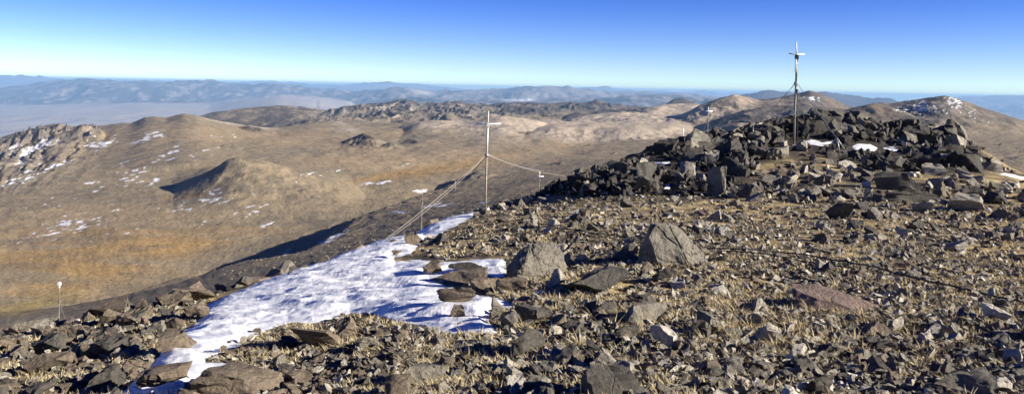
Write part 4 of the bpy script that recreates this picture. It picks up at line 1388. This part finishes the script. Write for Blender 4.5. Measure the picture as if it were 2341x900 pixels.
# ================================================================= MASTS, WIRES, CABLES
def tube_mesh(bm, pts, rad, sides=8):
    """tube along points; rad one number or one per point"""
    pts = [Vector(p) for p in pts]
    rads = [rad] * len(pts) if isinstance(rad, (int, float)) else rad
    rings = []
    up = Vector((0, 0, 1))
    for i, p in enumerate(pts):
        t = (pts[min(i + 1, len(pts) - 1)] - pts[max(i - 1, 0)]).normalized()
        ref = up if abs(t.z) < .9 else Vector((1, 0, 0))
        a = t.cross(ref).normalized()
        b_ = t.cross(a)
        rings.append([bm.verts.new(p + (a * math.cos(k * 6.28319 / sides) + b_ * math.sin(k * 6.28319 / sides)) * rads[i]) for k in range(sides)])
    for r0, r1 in zip(rings, rings[1:]):
        for k in range(sides):
            bm.faces.new((r0[k], r0[(k + 1) % sides], r1[(k + 1) % sides], r1[k]))
    bm.faces.new(rings[0][::-1])
    bm.faces.new(rings[-1])


def tube(name, pts, rad, mat, parent=None, sides=8):
    bm = bmesh.new()
    tube_mesh(bm, pts, rad, sides)
    bmesh.ops.recalc_face_normals(bm, faces=bm.faces[:])
    me = bpy.data.meshes.new(name)
    bm.to_mesh(me)
    bm.free()
    me.polygons.foreach_set('use_smooth', [len(p.vertices) == 4 for p in me.polygons])
    me.materials.append(mat)
    o = bpy.data.objects.new(name, me)
    COL.objects.link(o)
    if parent:
        o.parent = parent
    return o


def box(name, c, size, mat, parent=None, bev=.12, rz=0):
    bm = bmesh.new()
    bmesh.ops.create_cube(bm, size=1)
    for v in bm.verts:
        v.co = Vector((v.co.x * size[0], v.co.y * size[1], v.co.z * size[2]))
    bmesh.ops.bevel(bm, geom=bm.edges[:], offset=min(size) * bev, segments=2, affect='EDGES')
    bmesh.ops.rotate(bm, verts=bm.verts[:], matrix=Matrix.Rotation(rz, 3, 'Z'))
    bmesh.ops.translate(bm, verts=bm.verts[:], vec=Vector(c))
    me = bpy.data.meshes.new(name)
    bm.to_mesh(me)
    bm.free()
    me.materials.append(mat)
    o = bpy.data.objects.new(name, me)
    COL.objects.link(o)
    if parent:
        o.parent = parent
    return o


def empty(name, loc):
    o = bpy.data.objects.new(name, None)
    COL.objects.link(o)
    o.location = loc
    return o


def sag(a, b, s, n=12):
    a, b = Vector(a), Vector(b)
    return [a.lerp(b, i / n) - Vector((0, 0, 4 * s * (i / n) * (1 - i / n))) for i in range(n + 1)]


def to_ground(px, py, dz=0.0):
    c, ok = ground_hit([px] * 30, [py + 2.0 * k for k in range(30)])
    return Vector(c[int(np.argmax(ok))]) + Vector((0, 0, dz))


# ---- the tall mast on the mound
base = to_ground(1815, 331)
Yb = base.y
t = empty('antenna_mast', base)
tag(t, 'tall dark mast with a white cross of rods on top, standing on the rock mound', 'antenna', 'guyed antenna masts on the ridge')
P = lambda px, py, dy=0.0: at(px, py, Yb + dy) - base
tube('pole', [P(1815, 336), P(1817.5, 240), P(1820, 186)], .043, M_POLE, t, 10)
tube('upper_pole', [P(1819.6, 194), P(1821.6, 134)], .038, M_DARKPOLE, t, 10)
tube('crossbar', [P(1803.5, 122.5), P(1820.5, 125), P(1839.5, 124.5)], .025, M_WHITE, t)
tube('vertical_rod', [P(1821.3, 128, -.01), P(1820.2, 97, -.01)], .027, M_WHITE, t)
tube('lower_rod', [P(1818.6, 166, -.07), P(1819.6, 132, -.07)], .030, M_WHITE, t)
box('junction_box', P(1821.4, 131, -.04), (.13, .14, .19), M_BLACK, t)
box('clamp', P(1822.6, 145, -.06), (.07, .07, .06), M_WHITE, t)
box('clamp', P(1821.2, 202, -.06), (.07, .07, .07), M_WHITE, t)
box('clamp', P(1817.6, 260, -.07), (.06, .06, .06), M_WHITE, t)
bm = bmesh.new()
tube_mesh(bm, [P(1814.5, 192), P(1819.8, 188.5)], .022)
tube_mesh(bm, [P(1819.8, 188.5), P(1824.6, 192)], .022)
tube_mesh(bm, [P(1819.6, 195), P(1819.9, 187)], .075, 12)
me = bpy.data.meshes.new('guy_ring')
bm.to_mesh(me)
bm.free()
me.materials.append(M_STEEL)
o = bpy.data.objects.new('guy_ring', me)
COL.objects.link(o)
o.parent = t
tube('feed_cable', sag(P(1822.5, 200, -.05), P(1821.5, 260, -.1), .02) + sag(P(1823.5, 262, -.12), P(1822.5, 322, -.15), .02), .022, M_BLACK, t, 6)
tube('guy_wire', sag(P(1816, 192), P(1722, 290, 1.4), .12), .009, M_ROPE, t, 6)
tube('guy_wire', sag(P(1817, 193), P(1700, 302, 6.0), .12), .007, M_WIRE, t, 6)
tube('guy_wire', sag(P(1824, 192), P(1866, 250, -4.0), .03) + sag(P(1866, 250, -4.0), P(1913, 316, -9.0), .03), .010, M_WIRE, t, 6)
tube('guy_wire', sag(P(1822, 194), P(1846, 300, 7.0), .1), .008, M_WIRE, t, 6)
box('mount_plate', P(1815, 333), (.26, .26, .10), M_STEEL, t)
# anchors
s1 = at(1722, 290, Yb + 1.4)
st = tube('guy_stake', [s1 - s1 + Vector((0, 0, -.7)), Vector((0, 0, .05))], [.014, .018], M_STEEL, None, 8)
st.location = s1
tag(st, 'thin steel stake on the crest holding the long stay wire of the tall mast', 'stake', 'stakes holding stay wires')
a0 = at(1913, 316, Yb - 9)
st = empty('guy_anchor', a0)
tube('anchor_leg', [Vector((0, 0, .02)), at(1921, 346, Yb - 9.1) - a0 + Vector((0, 0, -.1))], .016, M_STEEL, st, 6)
tube('anchor_leg', [Vector((0, 0, .02)), at(1936, 342, Yb - 8.7) - a0 + Vector((0, 0, -.1))], .016, M_STEEL, st, 6)
tag(st, 'forked metal anchor in front of the wall, tied to the tall mast', 'anchor', 'stakes holding stay wires')

# ---- the cross topped mast on the brow
base = to_ground(1110, 486)
Yb = base.y
t = empty('antenna_mast', base)
tag(t, 'slender pale mast with a cross top at the brow above the snow', 'antenna', 'guyed antenna masts on the ridge')
P = lambda px, py, dy=0.0: at(px, py, Yb + dy) - base
tube('pole', [P(1109.6, 492), P(1111, 430), P(1112.6, 352)], [.029, .028, .027], M_POLE, t, 10)
tube('upper_pole', [P(1112.6, 356), P(1115.2, 284)], .032, M_CREAM, t, 10)
tube('vertical_rod', [P(1115.2, 288, -.01), P(1116.4, 254, -.01)], .020, M_CREAM, t)
tube('crossbar', [P(1090, 283.5), P(1116, 283.5), P(1145, 283)], .021, M_WHITE, t)
box('junction_box', P(1115.4, 286, -.03), (.09, .10, .13), M_CREAM, t)
tube('guy_ring', [P(1112.5, 358), P(1112.7, 351)], .062, M_STEEL, t, 12)
gp = to_ground(868, 556)
tube('guy_wire', sag(P(1110, 356), gp - base, .07, 16), .006, M_ROPE, t, 6)
tube('guy_wire', sag(P(1109, 357), to_ground(885, 548) - base + Vector((0, .3, 0)), .12, 16), .005, M_ROPE, t, 6)
tube('guy_wire', sag(P(1115, 355), to_ground(1292, 412) - base + Vector((0, 0, .25)), .10, 14), .006, M_ROPE, t, 6)
tube('guy_wire', sag(P(1115, 354), at(1244, 390, Yb + 14) - base, .1, 10), .012, M_WIRE, t, 6)
tube('guy_wire', sag(P(1111, 357), at(1000, 470, Yb + 26) - base, .2, 10), .010, M_WIRE, t, 6)
tube('slack_line', [P(1041, 413, -.4), P(1041, 436, -.4)], .010, M_ROPE, t, 6)


# ---- the masts that stand lower down the far side
def far_mast(px, ytop, ybase, Yd, label, cross=None, guys=(), head=False, drop=2.0):
    b0 = at(px, ybase, Yd)
    g = float(ground_z(b0.x, Yd))
    pz = float(plateau_z(np.array([b0.x]), np.array([Yd]))[0])
    g = max(g, pz)
    base = Vector((b0.x, Yd, min(g, b0.z)))
    t = empty('antenna_mast', base)
    tag(t, label, 'antenna', 'guyed antenna masts on the ridge')
    P = lambda x, y, dy=0.0: at(x, y, Yd + dy) - base
    ymid = ytop + .42 * (ybase - ytop)
    dx = (ybase - ytop) * .014
    tube('pole', [Vector((0, 0, -.1)), P(px + dx * .58, ymid)], .024, M_POLE, t, 8)
    tube('upper_pole', [P(px + dx * .58, ymid + .5), P(px + dx * .9, ytop + (cross[1] if cross else 6) - 1)], .024, M_POLE, t, 8)
    tube('guy_ring', [P(px + dx * .57, ymid + 1.2), P(px + dx * .57, ymid - .8)], .09, M_STEEL, t, 10)
    if cross:
        w, yo = cross
        tube('crossbar', [P(px - w / 2, ytop + yo), P(px + w / 2, ytop + yo - .3)], .042, M_WHITE, t, 8)
        tube('vertical_rod', [P(px + dx * .9, ytop + yo), P(px + dx, ytop)], .034, M_WHITE, t, 8)
    if head:
        box('instrument_box', P(px + .5, ytop + 4, -.05), (.22, .2, .26), M_WHITE, t)
        tube('instrument_neck', [P(px + .3, ytop + 8), P(px + .3, ytop + 14)], .065, M_WHITE, t, 10)
        tube('whip_rod', [P(px, ytop), P(px, ytop - 9)], .018, M_DARKPOLE, t, 6)
    for gx, gy, gd in guys:
        tube('guy_wire', sag(P(px + dx * .57, ymid), P(gx, gy, gd), .15, 8), .009, M_WIRE, t, 6)
    return t


far_mast(135, 644, 746, 60, 'short mast with a white box head and pale rods, below the brow by itself', None, [(100, 744, 0), (143, 738, 4), (165, 770, -1)], True)
far_mast(964, 425, 515, 62, 'bare thin mast with no cross beyond the upper lobe of snow', None, [(992, 481, 2), (942, 486, 3)])
far_mast(1618, 245, 318, 62, 'small cross mast showing above the crest of the mound against pale hills', (22, 9.5), [(1590, 318, 0), (1640, 318, 2)])
far_mast(1233, 391, 440, 66, 'low cross mast whose bar barely clears the tail of the mound', (20, 12.5), [(1190, 412, 4), (1258, 420, -2)])
st = tube('marker_post', [Vector((0, 0, -.3)), Vector((0.02, 0, .26))], .02, M_WHITE, None, 8)
st.location = at(1561, 306, 33.5)
tag(st, 'short white marker post stuck in the low crest of the mound', 'post')


# ---- black cables on the ground
def cable(pts, rad, label):
    c, ok = ground_hit([p[0] for p in pts], [p[1] for p in pts])
    c = c[ok]
    if len(c) < 2:
        return
    fine = []
    for a, b_ in zip(c[:-1], c[1:]):
        for k in range(14):
            q = a + (b_ - a) * k / 14
            fine.append((q[0], q[1]))
    fine = np.array(fine)
    wob = .02 * fbm(fine[:, 0] * .9, fine[:, 1] * 1.7, 2, 611)
    zz_ = ground_z(fine[:, 0], fine[:, 1] + wob)
    o = tube('cable', [Vector((x, y + w_, z + .03 + rad + abs(w_))) for (x, y), w_, z in zip(fine, wob, zz_)], rad, M_BLACK, None, 6)
    tag(o, label, 'cable', 'black cables running over the ground')


cable([(1200, 518), (1270, 526), (1340, 535), (1410, 545), (1490, 552)], .010, 'short black cable running between the mast on the brow and the tall cracked boulder')
cable([(1270, 548), (1340, 555), (1420, 562), (1500, 566)], .008, 'thinner black cable beside the short one, ending behind the cracked boulder')
cable([(1615, 574), (1700, 578), (1790, 583), (1870, 594), (1940, 606), (2010, 622), (2080, 640), (2160, 660), (2240, 677), (2341, 700), (2420, 718)], .011,
      'long thick black cable curving across the grass past the upright bright stone')
cable([(1640, 580), (1720, 586), (1800, 596), (1880, 612), (1950, 622)], .008, 'thin black cable fading out behind the broad pinkish slab')

# yellow-green cushion plant in the shade of the mound
c = to_ground(1458, 420)
bm = bmesh.new()
bmesh.ops.create_icosphere(bm, subdivisions=4, radius=1)
for v in bm.verts:
    q = mnoise.noise(v.co * 2.3) * .25 + mnoise.noise(v.co * 7) * .10
    v.co = Vector((v.co.x * .30, v.co.y * .22, v.co.z * .12)) * (1 + q)
me = bpy.data.meshes.new('cushion_plant')
bm.to_mesh(me)
bm.free()
me.materials.append(M_MOSS)
me.polygons.foreach_set('use_smooth', [True] * len(me.polygons))
o = bpy.data.objects.new('cushion_plant', me)
COL.objects.link(o)
o.location = c + Vector((0, 0, .05))
tag(o, 'yellow green cushion plant in the deep shade of the mound', 'plant')

# ================================================================= LIGHT, SKY, AIR, CAMERA
SUN_EL, SUN_AZ = math.radians(21), math.radians(-18)       # azimuth measured from +X towards +Y
sd_ = Vector((math.cos(SUN_EL) * math.cos(SUN_AZ), math.cos(SUN_EL) * math.sin(SUN_AZ), math.sin(SUN_EL)))
sun = bpy.data.lights.new('sun', 'SUN')
sun.energy = 5.0
sun.angle = math.radians(.53)
sun.color = (1.0, .94, .85)
so = bpy.data.objects.new('sun', sun)
COL.objects.link(so)
so.rotation_euler = sd_.to_track_quat('Z', 'Y').to_euler()

w = bpy.data.worlds.new('World')
SC.world = w
w.use_nodes = True
nt = w.node_tree
bg = nt.nodes['Background']
sky = nt.nodes.new('ShaderNodeTexSky')
sky.sky_type = 'NISHITA'
sky.sun_disc = False
sky.sun_elevation = SUN_EL
sky.sun_rotation = math.pi / 2 - SUN_AZ
sky.altitude = 4300
sky.air_density = 1.0
sky.dust_density = 0.0
sky.ozone_density = 2.0
hs = nt.nodes.new('ShaderNodeHueSaturation')
hs.inputs['Saturation'].default_value = 1.44
hs.inputs['Hue'].default_value = .534
nt.links.new(sky.outputs[0], hs.inputs['Color'])
# upper sky, out of view, dimmed to deepen the shadows
tcw = nt.nodes.new('ShaderNodeTexCoord')
sep = nt.nodes.new('ShaderNodeSeparateXYZ')
nt.links.new(tcw.outputs['Generated'], sep.inputs[0])
mr = nt.nodes.new('ShaderNodeMapRange')
mr.interpolation_type = 'SMOOTHSTEP'
mr.inputs['From Min'].default_value = .08
mr.inputs['From Max'].default_value = .45
mr.inputs['To Min'].default_value = 1.0
mr.inputs['To Max'].default_value = .52
nt.links.new(sep.outputs[2], mr.inputs['Value'])
dk = nt.nodes.new('ShaderNodeVectorMath')
dk.operation = 'SCALE'
nt.links.new(hs.outputs[0], dk.inputs[0])
nt.links.new(mr.outputs[0], dk.inputs['Scale'])
nt.links.new(dk.outputs[0], bg.inputs[0])
bg.inputs[1].default_value = .081

# the air
HAZE = dict(x0=-112000, x1=112000, y0=-6000, y1=97000, z0=-2100, z1=130)
hv = [(x, y, z) for x in (HAZE['x0'], HAZE['x1']) for y in (HAZE['y0'], HAZE['y1']) for z in (HAZE['z0'], HAZE['z1'])]
hf = [(0, 1, 3, 2), (4, 6, 7, 5), (0, 4, 5, 1), (2, 3, 7, 6), (0, 2, 6, 4), (1, 5, 7, 3)]
hm = bpy.data.materials.new('air')
hm.use_nodes = True
nt = hm.node_tree
nt.nodes.remove(nt.nodes['Principled BSDF'])
pv = nt.nodes.new('ShaderNodeVolumePrincipled')
pv.inputs['Color'].default_value = (.40, .67, 1.0, 1)
pv.inputs['Density'].default_value = 2.3e-5
pv.inputs['Anisotropy'].default_value = 0.0
nt.links.new(pv.outputs[0], nt.nodes['Material Output'].inputs['Volume'])
hz = mesh_obj('haze', hv, hf, hm)
tag(hz, 'thin blue haze over the desert basin and far ranges', 'haze', kind='stuff')

cam = bpy.data.cameras.new('camera')
co = bpy.data.objects.new('camera', cam)
COL.objects.link(co)
cam.sensor_fit = 'HORIZONTAL'
cam.sensor_width = 36
cam.lens = 36 * F / 2341
cam.shift_y = -(450 - CY) / 2341
cam.clip_start = .05
cam.clip_end = 400000
R, Uv, Bk = Vector((CR, 0, SR)), Vector((-SR, 0, CR)), Vector((0, -1, 0))
co.matrix_world = Matrix(((R.x, Uv.x, Bk.x, 0), (R.y, Uv.y, Bk.y, 0), (R.z, Uv.z, Bk.z, 0), (0, 0, 0, 1)))
SC.camera = co

SC.view_settings.view_transform = 'Standard'
SC.view_settings.look = 'None'
SC.view_settings.gamma = 1.0
SC.view_settings.use_curve_mapping = False
SC.view_settings.exposure = 1.0
SC.render.engine = 'CYCLES'
SC.cycles.use_denoising = True
SC.cycles.max_bounces = 4
SC.cycles.diffuse_bounces = 2
SC.cycles.volume_bounces = 0
